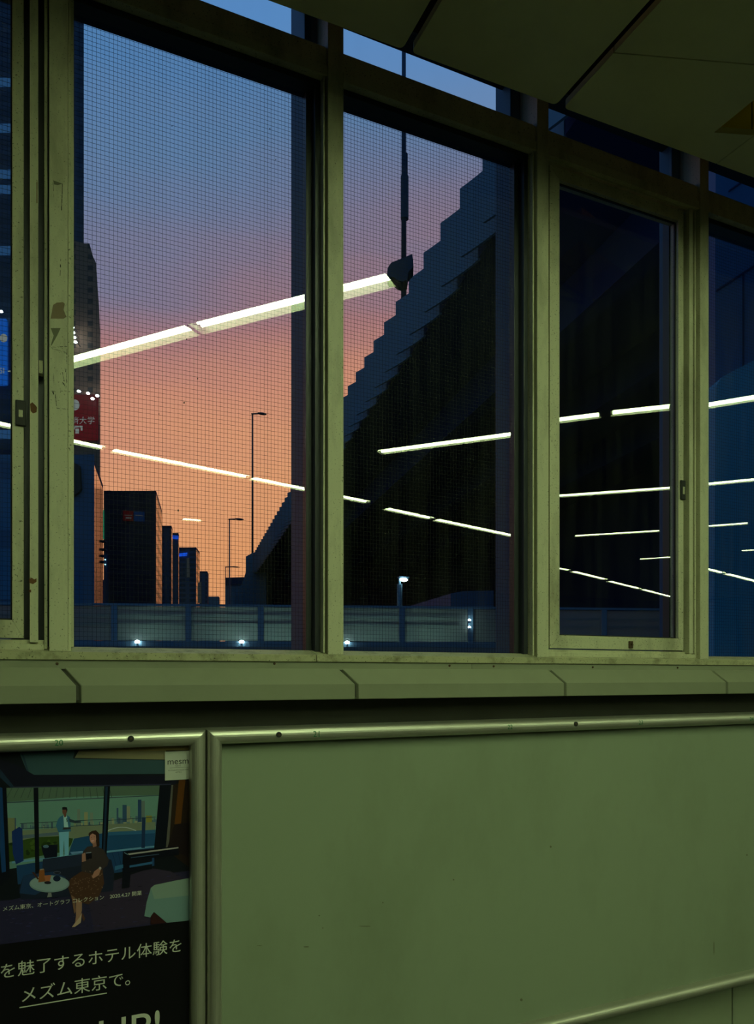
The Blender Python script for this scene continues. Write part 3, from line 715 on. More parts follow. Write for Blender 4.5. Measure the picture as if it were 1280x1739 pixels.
pp([(139, 1450), (145, 1448), (146, 1462), (139, 1464)], (116, 86, 54)); pp([(145, 1449), (156, 1448), (156, 1458), (146, 1460)], (8, 8, 9)); pp([(146, 1448), (155, 1447), (155, 1448.2), (146, 1449.3)], (90, 104, 90))
pp([(160, 1480), (168, 1474), (171, 1477), (168, 1486), (158, 1492), (156, 1489)], (116, 86, 54)); ell(170, 1474.5, 2.2, 2.4, (120, 120, 90), 10)
pp([(121, 1520), (127, 1524), (129, 1548), (126, 1552)], (84, 64, 36)); pp([(129, 1526), (139, 1532), (139, 1546), (134, 1566), (127, 1570), (129, 1556)], (112, 88, 54))
pp([(135, 1558), (139, 1550), (137, 1567), (127, 1574), (122, 1574.5), (126, 1569)], (130, 116, 74)); pp([(140, 1550), (144.5, 1560), (142, 1565), (139, 1556)], (60, 40, 20))
ell(84, 1501, 34, 14.6, (84, 106, 82), 28); ell(84, 1500, 32, 13, (94, 116, 90), 28); pp([(82, 1516), (87, 1516), (88, 1523), (80, 1524)], (90, 96, 70))
pp([(67, 1477), (75, 1476), (77, 1497), (65, 1498.5)], (96, 58, 18)); pp([(68, 1476), (74, 1475), (74, 1477), (68, 1478)], (96, 96, 70)); pp([(54, 1481), (58, 1481), (66, 1492), (64, 1494)], (48, 26, 14))
pp([(75, 1487), (87, 1486), (84, 1499), (78, 1500)], (118, 74, 36)); ell(81, 1499, 6, 2.6, (20, 20, 18), 12); ell(96.5, 1492, 6.5, 5, (12, 22, 30), 14); ell(97, 1482, 6.5, 2.4, (60, 66, 58), 14); ell(97, 1482.3, 5.4, 1.7, (16, 20, 22), 14)
# keyboard and bed
pp([(209, 1446), (303, 1437), (304, 1452), (258, 1457), (258, 1476), (222, 1481), (220, 1507), (207, 1509), (208, 1470)], (7, 9, 11))
pp([(217, 1449.5), (303, 1438.4), (303, 1440.6), (219, 1452)], (124, 126, 92)); pp([(211, 1447), (218, 1451), (217, 1452), (210.5, 1448.5)], (60, 84, 76))
pp([(222, 1456), (270, 1450), (270, 1451.2), (222, 1457.4)], (40, 60, 60)); pp([(220, 1470), (259, 1463), (258.5, 1467), (220, 1473.5)], (32, 70, 78))
pp([(195, 1471), (209, 1468), (209, 1474), (195, 1478)], (34, 74, 80))
pp([(256, 1508), (262, 1503), (300, 1495), (UR, 1490), (UR, 1563), (283, 1567), (262, 1549), (255, 1558), (245, 1556), (249, 1532)], (76, 104, 76))
pp([(256, 1508), (262, 1503), (300, 1495), (UR, 1490), (UR, 1520), (262, 1527)], (90, 112, 76))
pp([(261, 1549), (283, 1567), (256, 1570), (256, 1556)], (34, 16, 10))
pp([(-300, 1641), (0, 1604), (UR, 1562), (UR, 1800), (-300, 1800)], (7, 7, 5))
yl = YP-.000005*(lay[0]+2)
po_print = pm.build('printed_photo', poster_mats, po, fix=False)
# paper label
wl = MB(); A = [PY(*c, yl) for c in ((280, 1276.5), (322.5, 1273.5), (323.5, 1321), (280.5, 1325.5))]
A[1].z = A[0].z; A[2].z = A[3].z; A[2].x = A[1].x; A[3].x = A[0].x
wl.loft(A, [a+Vector((0, .0002, 0)) for a in A])
lb = wl.build('paper_label', mat('label_paper', [.62, .62, .58], .5), po); lb['label'] = 'white square label with small dark lettering'
M_ink = mat('label_ink', (.05, .05, .05), .5); M_let = mat('white_lettering', (.74, .74, .66), .5)
def line(s, u0, v0, u1, mb, bold=0, fit_h=None, yy=None):
    yy = yl-.0003 if yy is None else yy
    a = PY(u0, v0, yy); b = PY(u1, v0, yy)
    put_text(mb, s, a.x, a.z, yy, width=b.x-a.x, bold=bold, fit_h=fit_h)
mb = MB(); line('mesm', 284.5, 1298.5, 320, mb, .004); line('TOKYO', 297, 1299.8+2, 307, mb); a = PY(288, 1301.5+2, yl-.0003); b = PY(320, 1301.5+2, yl-.0003)
mb.poly([(a.x, a.y, a.z-.0016), (b.x, a.y, a.z-.0016), (b.x, a.y, a.z-.0009), (a.x, a.y, a.z-.0009)])
line('AUTOGRAPH COLLECTION', 285.5, 1309.5, 320, mb, .005); line('HOTELS', 298, 1312.5, 308, mb)
mb.build('lettering', M_ink, lb, fix=False)
mb = MB()
line('メズム東京、オートグラフ コレクション　2020.4.27 開業', 5, 1547, 240.5, mb, .01)
mb.build('lettering', M_let, po, fix=False)
mb = MB(); line('を魅了するホテル体験を', 1, 1660.5, 308, mb, .012); mb.build('lettering', M_let, po, fix=False)
mb = MB(); line('メズム東京で。', 37, 1701, 221, mb, .012)
a = PY(33, 1711.3, yl-.0003); b = PY(181.5, 1687, yl-.0003)
mb.poly([(a.x, a.y, a.z-.0015), (b.x, a.y, a.z-.0015), (b.x, a.y, a.z+.0015), (a.x, a.y, a.z+.0015)]); mb.build('lettering', M_let, po, fix=False)
mb = MB(); line('UP!', 168, 1785, 271.5, mb, .02); mb.build('lettering', M_let, po, fix=False)

# ------------------------------------------------------------------ outside: street level and barrier
tag(MB().box(-90, 150, 2.6, 320, -8.2, -8.0).build('ground', mat('asphalt', (.04, .04, .045), .8)), 'dark street far below the windows', 'ground', kind='structure')
# glass barrier on a parapet, 12 m out, running at the angle of the ceiling grid
fd = Vector((.947, -.321, 0)); FD = 12.0
f0 = PD(320, 1026, FD); fz1 = f0.z; fz0 = PD(320, 1089, FD).z
def fpt(u):       # where the sight line of photo column u meets the barrier line
    x, y = ray(u); a = Vector((x, y, 0)); o = Vector((f0.x, f0.y, 0))
    den = a.x*fd.y-a.y*fd.x; d = (o.x*fd.y-o.y*fd.x)/den
    return a*d
def along(p): return (p-Vector((f0.x, f0.y, 0))).dot(fd)
nrm = Vector((.321, .947, 0))
o2 = Vector((f0.x, f0.y, 0))
def slab(mb, s0, s1, n0, n1, z0, z1, mi=0):
    q = [o2+fd*s0+nrm*n0, o2+fd*s1+nrm*n0, o2+fd*s1+nrm*n1, o2+fd*s0+nrm*n1]
    mb.hexa([(p.x, p.y, z0) for p in q]+[(p.x, p.y, z1) for p in q], mi); return mb
sp = along(fpt(443))
stations = [sp*k for k in range(-5, 8)]
M_fpost = mat('barrier_steel', (.13, .25, .36), .5, .2)
M_fglass = bpy.data.materials.new('frosted_barrier_glass'); M_fglass.use_nodes = True
n, l = M_fglass.node_tree.nodes, M_fglass.node_tree.links; n.clear()
oo = n.new('ShaderNodeOutputMaterial'); tr = n.new('ShaderNodeBsdfTransparent'); tl = n.new('ShaderNodeBsdfTranslucent'); df = n.new('ShaderNodeBsdfDiffuse')
tr.inputs[0].default_value = (.45, .5, .55, 1); tl.inputs[0].default_value = (.6, .7, .66, 1); df.inputs[0].default_value = (.35, .4, .4, 1)
ax = n.new('ShaderNodeMixShader'); ax.inputs[0].default_value = .35; l.new(tl.outputs[0], ax.inputs[1]); l.new(df.outputs[0], ax.inputs[2])
bx = n.new('ShaderNodeMixShader'); bx.inputs[0].default_value = .78; l.new(tr.outputs[0], bx.inputs[1]); l.new(ax.outputs[0], bx.inputs[2]); l.new(bx.outputs[0], oo.inputs[0])
fe = empty('glass_barrier', (f0.x, f0.y, fz0), label='frosted glass road barrier with steel posts beyond the windows', cat='road barrier')
slab(MB(), stations[0]-.3, stations[-1]+.3, -.04, .04, fz1-.035, fz1).build('top_rail', M_fpost, fe)
slab(MB(), stations[0]-.3, stations[-1]+.3, -.05, .05, fz0-.09, fz0).build('bottom_rail', M_fpost, fe)
for zz in (PD(320, 1045, FD).z, PD(320, 1059, FD).z): slab(MB(), stations[0], stations[-1], .035, .06, zz-.012, zz+.012).build('guard_bar', M_fpost, fe)
for a in stations: slab(MB(), a-.045, a+.045, -.035, .03, fz0, fz1-.035).build('post', M_fpost, fe)
for a, b in zip(stations, stations[1:]): slab(MB(), a+.05, b-.05, -.006, .004, fz0+.01, fz1-.045).build('glass_panel', M_fglass, fe)
tag(slab(MB(), stations[0]-20, stations[-1]+4, -.15, .15, -8.0, fz0-.091).build('parapet', M_conc), 'concrete parapet carrying the glass road barrier', 'parapet')
# marker lights along the foot of the barrier
M_lamp = emis('white_lamp', (.80, 1.0, .95), 26.0)
def foot(u, v, r=.028, lab='small white marker light at the foot of the glass barrier', grp='marker lights on the barrier'):
    p = fpt(u)-nrm*.085; d = p.x*math.sin(YAW)+p.y*math.cos(YAW); z = EYE+(VH-v)/FPX*d
    t = empty('marker_light', (p.x, p.y, z), label=lab, cat='marker light', group=grp)
    MB().ball((p.x, p.y, z), r*1.5, r, r, 12).build('bulb', M_lamp, t, smooth=True)
    MB().cyl((p.x, p.y+.0, z-.045), (p.x, p.y, z-r*.8), .02, 10).build('holder', M_fpost, t)
    q = p+nrm*.034; MB().cyl((p.x, p.y, z-.04), (q.x, q.y, z-.04), .012, 8).build('bracket', M_fpost, t)
for u, v in ((235, 1090), (411, 1090), (589, 1091)): foot(u, v)
foot(795, 1053, .018, 'upper of the two tiny white lights on a barrier post', None); foot(795, 1065, .018, 'lower of the two tiny white lights on a barrier post', None)
# unseen lamps added on the road side to make the frosted panels glow
M_glow = emis('panel_glow_lamp', (.70, 1.0, .80), 30.0)
for u in (255, 385, 470, 625, 735):
    p = fpt(u)+nrm*.55; z = fz0-.04
    t = empty('panel_glow_lamp', (p.x, p.y, z-.3), label='added unseen lamp behind the frosted barrier glass', cat='glow lamp', group='added lamps behind the barrier')
    MB().box(p.x-.11, p.x+.11, p.y-.03, p.y+.03, z-.06, z).build('lamp_head', M_glow, t)
    MB().cyl((p.x, p.y, -8.0), (p.x, p.y, z-.06), .03, 8).build('post', M_fpost, t)
p = fpt(683)+nrm*.35; d = p.x*math.sin(YAW)+p.y*math.cos(YAW); z = EYE+(VH-985)/FPX*d
t = empty('street_lamp', (p.x, p.y, -8), label='small bright street lamp standing just behind the glass barrier', cat='street lamp')
MB().cyl((p.x, p.y, -8), (p.x, p.y, z-.07), .045, 10).build('pole', M_fpost, t)
lh = MB().box(p.x-.02, p.x+.16, p.y-.05, p.y+.05, z+.035, z+.06).build('lamp_cover', M_fpost, t)
MB().cyl((p.x, p.y, z-.08), (p.x, p.y, z+.05), .02, 8).build('neck', M_fpost, t)
MB().ball((p.x+.05, p.y-.06, z), .075, .04, .032, 14).build('bulb', M_lamp, t, smooth=True)

# ------------------------------------------------------------------ raised expressway
HTOP, HBOT = 12.0, 10.36
a_ = PZ(840, 235, HTOP); b_ = PZ(490, 840, HTOP)
ed = Vector((b_.x-a_.x, b_.y-a_.y, 0)).normalized(); en = Vector((-ed.y, ed.x, 0))     # en: to the left, towards the street
eo = Vector((a_.x, a_.y, 0))
def ept(t_, n_, dz): q = eo+ed*t_+en*n_; return Vector((q.x, q.y, EYE+dz))
M_fasc = painted('barrier_blue_grey', (.14, .27, .37), .55, .3, (.07, .13, .18), speck=False, scale=.3)
M_under = mat('shade_dark_steel', (.03, .055, .14), 1, 0, .1)  # lack of light under the deck put into this near-black colour
ex = empty('expressway', (eo.x, eo.y, -8), label='raised expressway with overlapping blue grey barrier panels sweeping over the street', cat='raised road')
TE = 61.0
def ray_hit(u, n_):              # where photo column u meets the line n_ metres beside the road edge
    x, y = ray(u); den = x*ed.y-y*ed.x; o = eo+en*n_; d = (o.x*ed.y-o.y*ed.x)/den
    q = Vector((x*d, y*d, 0)); return (q-o).dot(ed)
tf = ray_hit(436, -16)
dk = [(-26, -.35), (-26, -16), (tf, -16), (TE, -.35)]
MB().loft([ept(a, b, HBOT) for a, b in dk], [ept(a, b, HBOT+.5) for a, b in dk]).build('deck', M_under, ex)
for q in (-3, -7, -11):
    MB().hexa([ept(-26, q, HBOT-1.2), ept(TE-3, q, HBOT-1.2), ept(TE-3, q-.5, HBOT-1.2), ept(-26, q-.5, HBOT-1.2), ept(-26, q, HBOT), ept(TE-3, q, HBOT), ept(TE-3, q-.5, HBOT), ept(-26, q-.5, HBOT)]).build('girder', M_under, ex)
m = MB(); A = [PD(u, v, 74) for u, v in ((417.5, 945), (430, 938), (452, 960), (452, 1300), (385, 1300), (397, 1018), (405, 1004), (413, 986), (417, 972))]
m.loft(A, [p+Vector((math.sin(YAW), math.cos(YAW), 0))*5 for p in A]); m.build('end_pier', M_fasc, ex)
LP = 1.42; EOUT = .47
for k in range(-9, 43):
    t0, t1 = k*LP+.35, (k+1)*LP+.35+.02
    n = 5; A = []; 
    fr = [(t0+(t1-t0)*i/n, EOUT*(i/n)**1.35-.33) for i in range(n+1)]
    lo = [(t, o_) for t, o_ in fr]+[(t, o_-.07) for t, o_ in reversed(fr)]
    cut = lambda t: 0
    A = [ept(t, o_, HBOT-.05) for t, o_ in lo]; B = [ept(t, o_, HTOP) for t, o_ in lo]
    MB().loft(A, B).build('barrier_panel', M_fasc, ex)
# lamp poles along the barrier
def pole(u, vtop, vbase, d, lab, grp=None, head=True, side=1, r=.09, thick=None, onroad=True):
    b = PD(u, vbase, d)
    if onroad:
        tt = ray_hit(u, -.1); b = ept(tt, -.1, HTOP); d = b.x*math.sin(YAW)+b.y*math.cos(YAW)
    else: b.z = -8
    tp = PD(u, vtop, d)
    t = empty('street_lamp', (b.x, b.y, b.z), label=lab, cat='street lamp')
    MB().cyl(b, tp, r, 12, r2=r*.7).build('pole', M_lpole, t, smooth=True)
    rt = Vector((math.cos(YAW), -math.sin(YAW), 0))
    if head:
        q = tp+rt*side*.75*d/57*1.0
        MB().cyl(tp-rt*.12, q+Vector((0, 0, .05)), r*.8, 8).build('arm', M_lpole, t)
        h = q; w_ = .42
        m_ = MB().ball((h.x, h.y, h.z+.02), .38*d/57*1.0, .22, .13, 12).build('lamp_head', M_lpole, t, smooth=True)
    if thick:
        for (va, vb, rr) in thick: MB().cyl(PD(u+1.5, va, d), PD(u+1.5, vb, d), rr, 12).build('control_box', M_lpole, t)
    return t
M_lpole = mat('lamp_pole_grey', (.03, .06, .11), .5, .3)
tN = pole(685.5, -60, 440, 18.0, 'thick near lamp pole rising from the raised road past the window top', head=False, r=.085, thick=[(372, 300, .13), (300, 262, .10)])
m = MB(); A = [PD(u, v, 17.7) for u, v in ((657, 466), (658, 455), (664, 446), (684, 438), (700, 431), (702, 452), (693, 462), (691, 475), (684, 478), (674, 475), (668, 470), (660, 471))]
m.loft(A, [p+Vector((*ray(680), 0))*.45 for p in A])
m.build('pole_bracket', M_lpole, tN)
pole(428.5, 703, 945, 57.0, 'tall slim lamp pole standing before the sunset on the raised road', r=.10)
pole(389.5, 882, 985, 95.0, 'middle distant lamp pole behind the tall slim one', r=.11, onroad=False)
pole(383, 963, 1000, 150.0, 'smallest and farthest lamp pole over the street end', r=.12, onroad=False)

# pier at the right edge; dusk sky light and shade put into its colours
M_skylit = painted('skylit_pier_blue', (.05, .42, .64), .6, .3, (.03, .2, .32), speck=False, scale=.2)
M_shaded = painted('shaded_pier_navy', (.04, .15, .34), .6, .3, (.02, .08, .2), speck=False, scale=.2)
PDp = 8.5
pr = empty('road_pier', tuple(PD(1240, 1147, PDp).xy)+(-8,), label='pier coloured with blue sky light carrying the raised road at the right edge', cat='pier')
def rim(us, d): return [PD(u, v, d) for u, v in us]
bk_ = Vector((math.sin(YAW), math.cos(YAW), 0))
def depth(mb, pts, dd, mi=0): mb.loft(pts, [p+bk_*dd for p in pts], mi)
m = MB(); depth(m, rim([(1214, 700), (1216, 655), (1226, 640), (1248, 628), (1300, 602), (1420, 560), (1420, 2600), (1205, 2600)], PDp), 1.6); m.build('column', M_skylit, pr)
m = MB(); depth(m, rim([(1216, -140), (1420, -260), (1420, 640), (1300, 640), (1214, 690)], PDp+.35), 1.2); m.build('pier_head', M_shaded, pr)
m = MB()
for q in ([(1217, 491), (1290, 443), (1290, 446), (1217, 494.5)], [(1262, 462), (1264, 461), (1264, 640), (1262, 640)], [(1238, 322), (1272, 298), (1272, 300.5), (1238, 324.5)]): depth(m, rim(q, PDp+.33), .06)
m.build('seam_rib', M_under, pr)

# dark blocks that close the view under the road
M_blk = mat('dark_facade', (.03, .05, .11), 1, 0, .1)
def tower(name, u0, u1, vtop, d, lab, m_, depth_m=14, cat='building', zb_=-8.0, bend=0, grp=None):
    t = empty(name, tuple(PD((u0+u1)/2, VH, d).xy)+(zb_,), label=lab, cat=cat, group=grp)
    a, b = PD(u0, vtop, d), PD(u1, vtop, d); dv = Vector((math.sin(R_(9.5)), math.cos(R_(9.5)), 0))*depth_m
    q = [a, b, b+dv, a+dv]
    w_ = MB().hexa([(p.x, p.y, zb_) for p in q]+[(p.x, p.y, a.z) for p in q]); w_.build('walls', m_, t)
    return t
t = empty('office_block', tuple(ept(20, -17, 0).xy)+(-8,), label='long dark block along the far side of the raised road', cat='building')
dk = [(-26, -16.1), (-26, -19), (tf+4, -19), (tf+4, -16.1)]
m = MB(); m.loft([Vector((*ept(a, b, 0).xy, -8)) for a, b in dk], [ept(a, b, HTOP) for a, b in dk]); m.build('walls', M_blk, t)
tw = tower('low_shed', 765, 838, 1008, 19, 'small blue shed roof showing above the barrier', mat('blue_sheet', (.03, .10, .24), .5), 4)
a, b = PD(765, 1008, 19), PD(838, 1008, 19); c = PD(838, 1003, 19); m = MB(); depth(m, [a, b, c, PD(785, 1004, 19)], 4); m.build('roof', mat('blue_roof', (.03, .10, .24), .5), tw)

# ------------------------------------------------------------------ street buildings at the left
def facade(name, col, win, sx_, sz_, lit=.06, litcol=(.2, .5, 1.0), e=.5, gap=.2, rough=.6, metal=0):
    """wall with rows of windows as a procedural pattern; a few are lit"""
    m = mat(name, col, rough, metal); n, l, b = nodes(m)
    tc = n.new('ShaderNodeTexCoord'); sp_ = n.new('ShaderNodeSeparateXYZ'); l.new(tc.outputs['Object'], sp_.inputs[0])
    ad = n.new('ShaderNodeMath'); ad.operation = 'ADD'; l.new(sp_.outputs['X'], ad.inputs[0]); l.new(sp_.outputs['Y'], ad.inputs[1])
    cb = n.new('ShaderNodeCombineXYZ'); l.new(ad.outputs[0], cb.inputs[0]); l.new(sp_.outputs['Z'], cb.inputs[1])
    br = n.new('ShaderNodeTexBrick'); br.offset = 0; br.inputs['Scale'].default_value = 1
    br.inputs['Brick Width'].default_value = sx_; br.inputs['Row Height'].default_value = sz_; br.inputs['Mortar Size'].default_value = gap*min(sx_, sz_); br.inputs['Mortar Smooth'].default_value = 0
    br.inputs['Color1'].default_value = (0, 0, 0, 1); br.inputs['Color2'].default_value = (1, 1, 1, 1); br.inputs['Mortar'].default_value = (0, 0, 0, 1)
    l.new(cb.outputs[0], br.inputs[0])
    mx = n.new('ShaderNodeMixRGB'); mx.inputs[1].default_value = (*win, 1); mx.inputs[2].default_value = (*col, 1); l.new(br.outputs['Fac'], mx.inputs[0]); l.new(mx.outputs[0], b.inputs['Base Color'])
    gt = n.new('ShaderNodeMath'); gt.operation = 'GREATER_THAN'; gt.inputs[1].default_value = 1-lit; l.new(br.outputs['Color'], gt.inputs[0])
    ml = n.new('ShaderNodeMath'); ml.operation = 'MULTIPLY'; ml.inputs[1].default_value = e; l.new(gt.outputs[0], ml.inputs[0])
    b.inputs['Emission Color'].default_value = (*litcol, 1); l.new(ml.outputs[0], b.inputs['Emission Strength'])
    return m
F_tower = facade('tower_facade', (.04, .08, .14), (.025, .055, .10), 1.6, 1.25, .10, (.08, .30, .75), .22)
F_brick = facade('brown_facade', (.34, .18, .12), (.08, .06, .06), .7, .9, .0, gap=.35)
F_dark = facade('dark_office', (.05, .055, .10), (.03, .035, .07), 1.4, 1.1, .012, (.7, .9, 1), .25)
F_blue = facade('blue_glass_facade', (.05, .16, .30), (.06, .24, .42), 2.2, 3.2, .0)
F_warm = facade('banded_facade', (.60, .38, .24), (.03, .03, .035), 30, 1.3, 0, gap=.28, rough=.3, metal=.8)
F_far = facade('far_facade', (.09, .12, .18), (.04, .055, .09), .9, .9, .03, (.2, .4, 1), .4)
rt = Vector((math.cos(YAW), -math.sin(YAW), 0))
# the tall tower, with its stepped brown shoulder
t = empty('tower_block', tuple(PD(120, VH, 60).xy)+(-8,), label='tall dark tower with blue lit windows behind the left post', cat='tower')
a, b = PD(-420, -60, 60), PD(142, -60, 60); dv = Vector((*ray(142), 0))*16
q = [a, b, b+dv, a+dv]
MB().hexa([(p.x, p.y, -8) for p in q]+[(p.x, p.y, 60) for p in q]).build('walls', F_tower, t)
m = MB()
P0 = [PD(u, v, 59.6) for u, v in ((122, 408), (142, 413), (152, 414), (158, 436), (163, 446), (168, 520), (170, 560))]
Q0 = [Vector((p.x, p.y, -8)) for p in P0]
A = P0+[Q0[-1], Q0[0]]
m.loft(A, [p+Vector((*ray(168), 0))*13 for p in A]); m.build('shoulder', F_brick, t)
# building with the red signboard stands closer
t = empty('corner_building', tuple(PD(130, VH, 34).xy)+(-8,), label='blue glass corner building below the red signboard', cat='building')
a, b = PD(-160, 772, 34), PD(160, 772, 34); dv = Vector((*ray(160), 0))*7
q = [a, b, b+dv, a+dv]
MB().hexa([(p.x, p.y, -8) for p in q]+[(p.x, p.y, a.z) for p in q]).build('walls', F_blue, t)
m = MB(); depth(m, [PD(118, 782, 33.8), PD(134, 790, 33.8), PD(137, 830, 33.8), PD(133, 836, 33.8), PD(118, 846, 33.8)], .3); m.build('entrance_canopy', mat('dark_canopy', (.02, .02, .03), .5), t)
t = empty('brown_building', tuple(PD(168, VH, 50).xy)+(-8,), label='narrow orange brown building with a sloping roof beside the blue glass one', cat='building')
M_bronze = mat('bronze_glass', (.62, .38, .27), .22, .85)
hi0, hi1 = PD(158, 784, 45), PD(175, 832, 57)
wv = Vector((-math.cos(R_(9.5)), math.sin(R_(9.5)), 0))*6
m = MB(); m.loft([Vector((hi0.x, hi0.y, -8)), Vector((hi1.x, hi1.y, -8)), hi1, hi0], [Vector((hi0.x, hi0.y, -8))+wv, Vector((hi1.x, hi1.y, -8))+wv, hi1+wv, hi0+wv]); m.build('walls', M_bronze, t)
m = MB(); q_ = [hi0, hi1, hi1+wv, hi0+wv]; m.hexa(q_+[p+Vector((0, 0, .35)) for p in q_]); m.build('roof_edge', M_blk, t)
for v in (917, 931, 942, 952): 
    m = MB(); depth(m, [PD(169, v, 53.0), PD(178, v, 53.0), PD(178, v+3, 53.0), PD(169, v+3, 53.0)], .5); m.build('balcony', M_blk, t)
# signboards
def signboard(u0, u1, v0, v1, d, colm, lab):
    t = empty('signboard', tuple(PD((u0+u1)/2, v1, d)), label=lab, cat='signboard')
    m = MB(); depth(m, [PD(u0, v0, d), PD(u1, v0, d), PD(u1, v1, d), PD(u0, v1, d)], .4); m.build('board', colm, t)
    return t
M_sw = emis('sign_white', (.75, .85, .80), .30)
def fprint(t, polys, d, m_, name):
    mb = MB()
    for q in polys: depth(mb, [PD(u, v, d) for u, v in q], .03)
    return mb.build(name, m_, t)
def disc(u, v, r, n=24): return [(u+r*math.cos(2*math.pi*i/n), v+r*1.08*math.sin(2*math.pi*i/n)) for i in range(n)]
sd = 59.2
sg = signboard(70, 163.5, 670, 745, sd, emis('sign_red', (.55, .03, .06), .16), 'red signboard with a white disc and white characters on the tower')
fprint(sg, [disc(126.5, 687.5, 8.6)], sd-.05, M_sw, 'emblem')
mb = MB(); o_ = PD(107.5, 719, sd-.06); e_ = PD(160.5, 719, sd-.06)
put_text(mb, '経済大学', 0, 0, 0, width=(e_-o_).length, xdir=rt, org=o_, bold=.03); mb.build('lettering', M_sw, sg, fix=False)
mb = MB(); o_ = PD(113, 733, sd-.06); e_ = PD(140, 733, sd-.06)
put_text(mb, '病院', 0, 0, 0, width=(e_-o_).length, xdir=rt, org=o_, bold=.02) if False else None
fprint(sg, [[(124, 723), (140, 723), (140, 731), (137, 731), (137, 726), (127, 726), (127, 729), (124, 729)], [(128, 728), (134, 728), (134, 736), (128, 736)]], sd-.06, M_sw, 'lettering')
sb = signboard(-60, 9.5, 541, 652, sd, emis('sign_blue', (.01, .16, .80), .55), 'glowing blue signboard with a white disc at the left edge')
fprint(sb, [disc(6, 574, 6.5)], sd-.05, M_sw, 'emblem')
mb = MB(); o_ = PD(-30, 632, sd-.06); put_text(mb, 'SI', 0, 0, 0, height=.45, xdir=rt, org=PD(-1, 634, sd-.06), bold=.01); mb.build('lettering', M_sw, sb, fix=False)
def spot(u, v, lab, grp, d=58.6, r=.10, arm=1.0):
    p = PD(u, v, d); t = empty('sign_lamp', tuple(p), label=lab, cat='sign lamp', group=grp)
    MB().ball(p, r*1.4, r, r, 10).build('bulb', M_lamp, t, smooth=True)
    MB().cyl(p+Vector((0, .03, r)), p+bk_*arm+Vector((0, 0, .1)), .025, 6).build('arm', M_lpole, t)
for u, v in ((123, 556), (124.5, 565), (126, 573), (128, 581)): spot(u, v, 'white lamp in the slanting string of four above the red signboard', 'string of lamps on the tower')
for u, v in ((134, 664.5), (149.5, 668), (157, 677), (165, 672)): spot(u, v, 'white spot lamp along the top of the red signboard', 'spot lamps of the red signboard', arm=.59)
spot(2, 529, 'white lamp above the blue signboard at the left edge', None)
# dark office block with a lit side, and the row behind it
def street_building(u0, u1, u2, vtop, vside, d, lab, mf, ms, roof=True):
    t = empty('office_building', tuple(PD((u0+u1)/2, VH, d).xy)+(-8,), label=lab, cat='building')
    a, b = PD(u0, vtop, d), PD(u1, vtop, d)
    # far corner of the side wall: same height, seen at column u2 and row vside
    d2 = (a.z-EYE)*FPX/(VH-vside); c = PD(u2, vside, d2); a2 = c+(a-b)
    m = MB(); q = [a, b, c, a2]
    base = [(p.x, p.y, -8) for p in q]; top = [(p.x, p.y, a.z) for p in q]
    m.hexa(base+top); o = m.build('walls', [mf, ms], t)
    for p in o.data.polygons:
        nn = p.normal
        if nn.dot((c-b).cross(Vector((0, 0, 1))).normalized()) > .9: p.material_index = 1
    if roof:
        rm = MB().hexa([(p.x, p.y, a.z) for p in q]+[(p.x, p.y, a.z+.35) for p in q]); rm.build('parapet', M_blk, t)
    return t
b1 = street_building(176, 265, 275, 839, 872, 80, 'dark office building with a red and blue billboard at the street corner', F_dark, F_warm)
fprint(b1, [[(209, 867), (226, 868), (226, 885), (209, 884)]], 79.8, emis('billboard_red', (.30, .02, .03), .10), 'billboard')
fprint(b1, [[(227, 868), (245, 869), (245, 886), (227, 885)]], 79.8, emis('billboard_blue', (.01, .08, .35), .12), 'billboard')
mb = MB(); put_text(mb, 'TBK', 0, 0, 0, width=.75, xdir=rt, org=PD(212, 880, 79.7), bold=.02) if False else None
fprint(b1, [[(211.5, 874), (224, 874.6), (224, 876), (211.5, 875.4)], [(213, 878), (223, 878.4), (223, 881), (213, 880.6)], [(230, 874.5), (243, 875), (243, 876), (230, 875.5)]], 79.75, emis('billboard_print', (.5, .5, .5), .10), 'billboard_print')
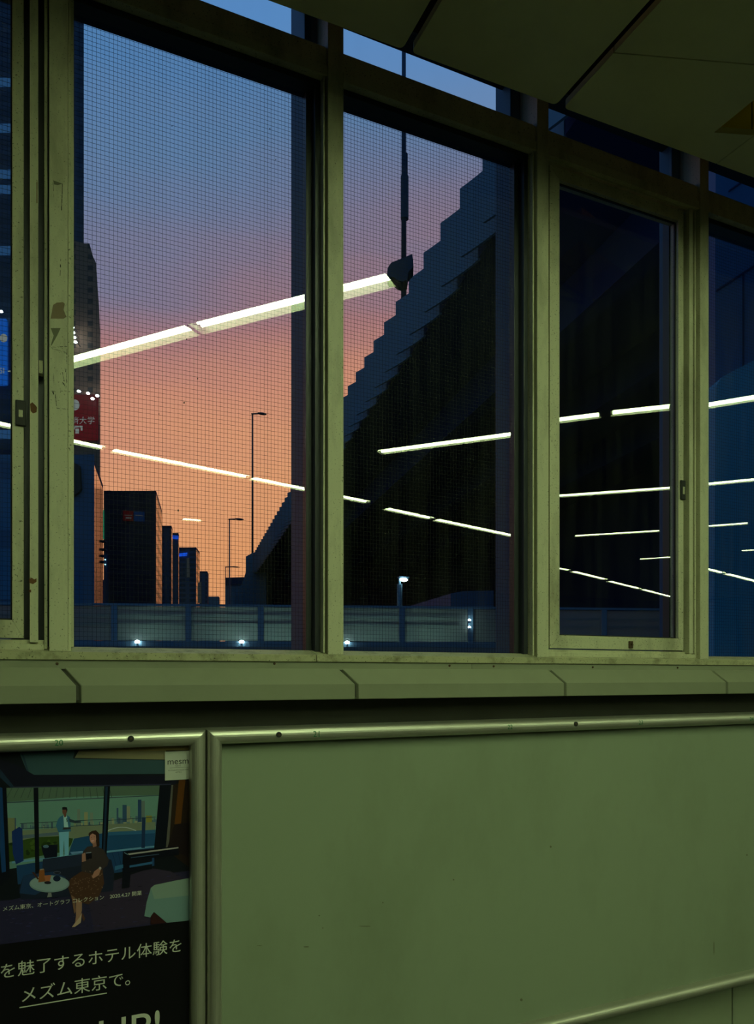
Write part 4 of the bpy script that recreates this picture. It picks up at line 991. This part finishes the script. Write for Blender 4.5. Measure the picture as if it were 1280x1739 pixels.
fprint(b1, [[(174.6, 866), (176.6, 866), (176.6, 916), (174.6, 916)]], 79.7, emis('green_sign', (.02, .45, .22), .5), 'green_sign')
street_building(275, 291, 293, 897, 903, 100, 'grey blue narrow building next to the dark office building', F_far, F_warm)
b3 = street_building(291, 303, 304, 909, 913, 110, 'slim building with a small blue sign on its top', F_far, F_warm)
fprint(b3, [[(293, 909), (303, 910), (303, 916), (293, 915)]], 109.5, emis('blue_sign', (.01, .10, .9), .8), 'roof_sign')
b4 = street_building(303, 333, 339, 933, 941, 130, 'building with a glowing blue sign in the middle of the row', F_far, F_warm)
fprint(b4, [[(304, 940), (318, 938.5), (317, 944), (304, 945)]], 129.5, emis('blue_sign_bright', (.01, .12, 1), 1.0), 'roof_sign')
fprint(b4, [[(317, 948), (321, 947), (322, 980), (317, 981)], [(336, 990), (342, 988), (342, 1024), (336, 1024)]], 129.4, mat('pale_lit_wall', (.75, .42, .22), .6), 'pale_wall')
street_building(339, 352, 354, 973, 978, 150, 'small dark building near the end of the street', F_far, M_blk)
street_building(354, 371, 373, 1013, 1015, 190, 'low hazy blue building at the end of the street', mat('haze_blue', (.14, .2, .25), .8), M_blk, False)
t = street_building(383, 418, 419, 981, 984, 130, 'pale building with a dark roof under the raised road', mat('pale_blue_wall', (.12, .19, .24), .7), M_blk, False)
a, b = PD(382, 981, 129.8), PD(418, 980, 129.8); m = MB(); depth(m, [PD(383, 994, 129.8), PD(418, 993, 129.8), b, a], .6); m.build('roof', M_blk, t)
# utility pole with two small lights in front of the dark office
t = empty('signal_pole', tuple(PD(180, VH, 30).xy)+(-8,), label='dark pole with two small lights before the dark office building', cat='signal pole')
p = PD(180, 1147, 30); MB().cyl((p.x, p.y, -8), (p.x, p.y, PD(180, 985, 30).z), .12, 10).build('pole', M_blk, t)
m = MB(); depth(m, [PD(176, 940, 30), PD(182, 940, 30), PD(182, 990, 30), PD(176, 990, 30)], .2); m.build('signal_box', M_blk, t)
for v in (950.5, 958.5): MB().ball(PD(178.5, v, 29.9), .035, .03, .03, 8).build('signal_light', emis('signal_cyan', (.4, .85, 1), 3.0), t)
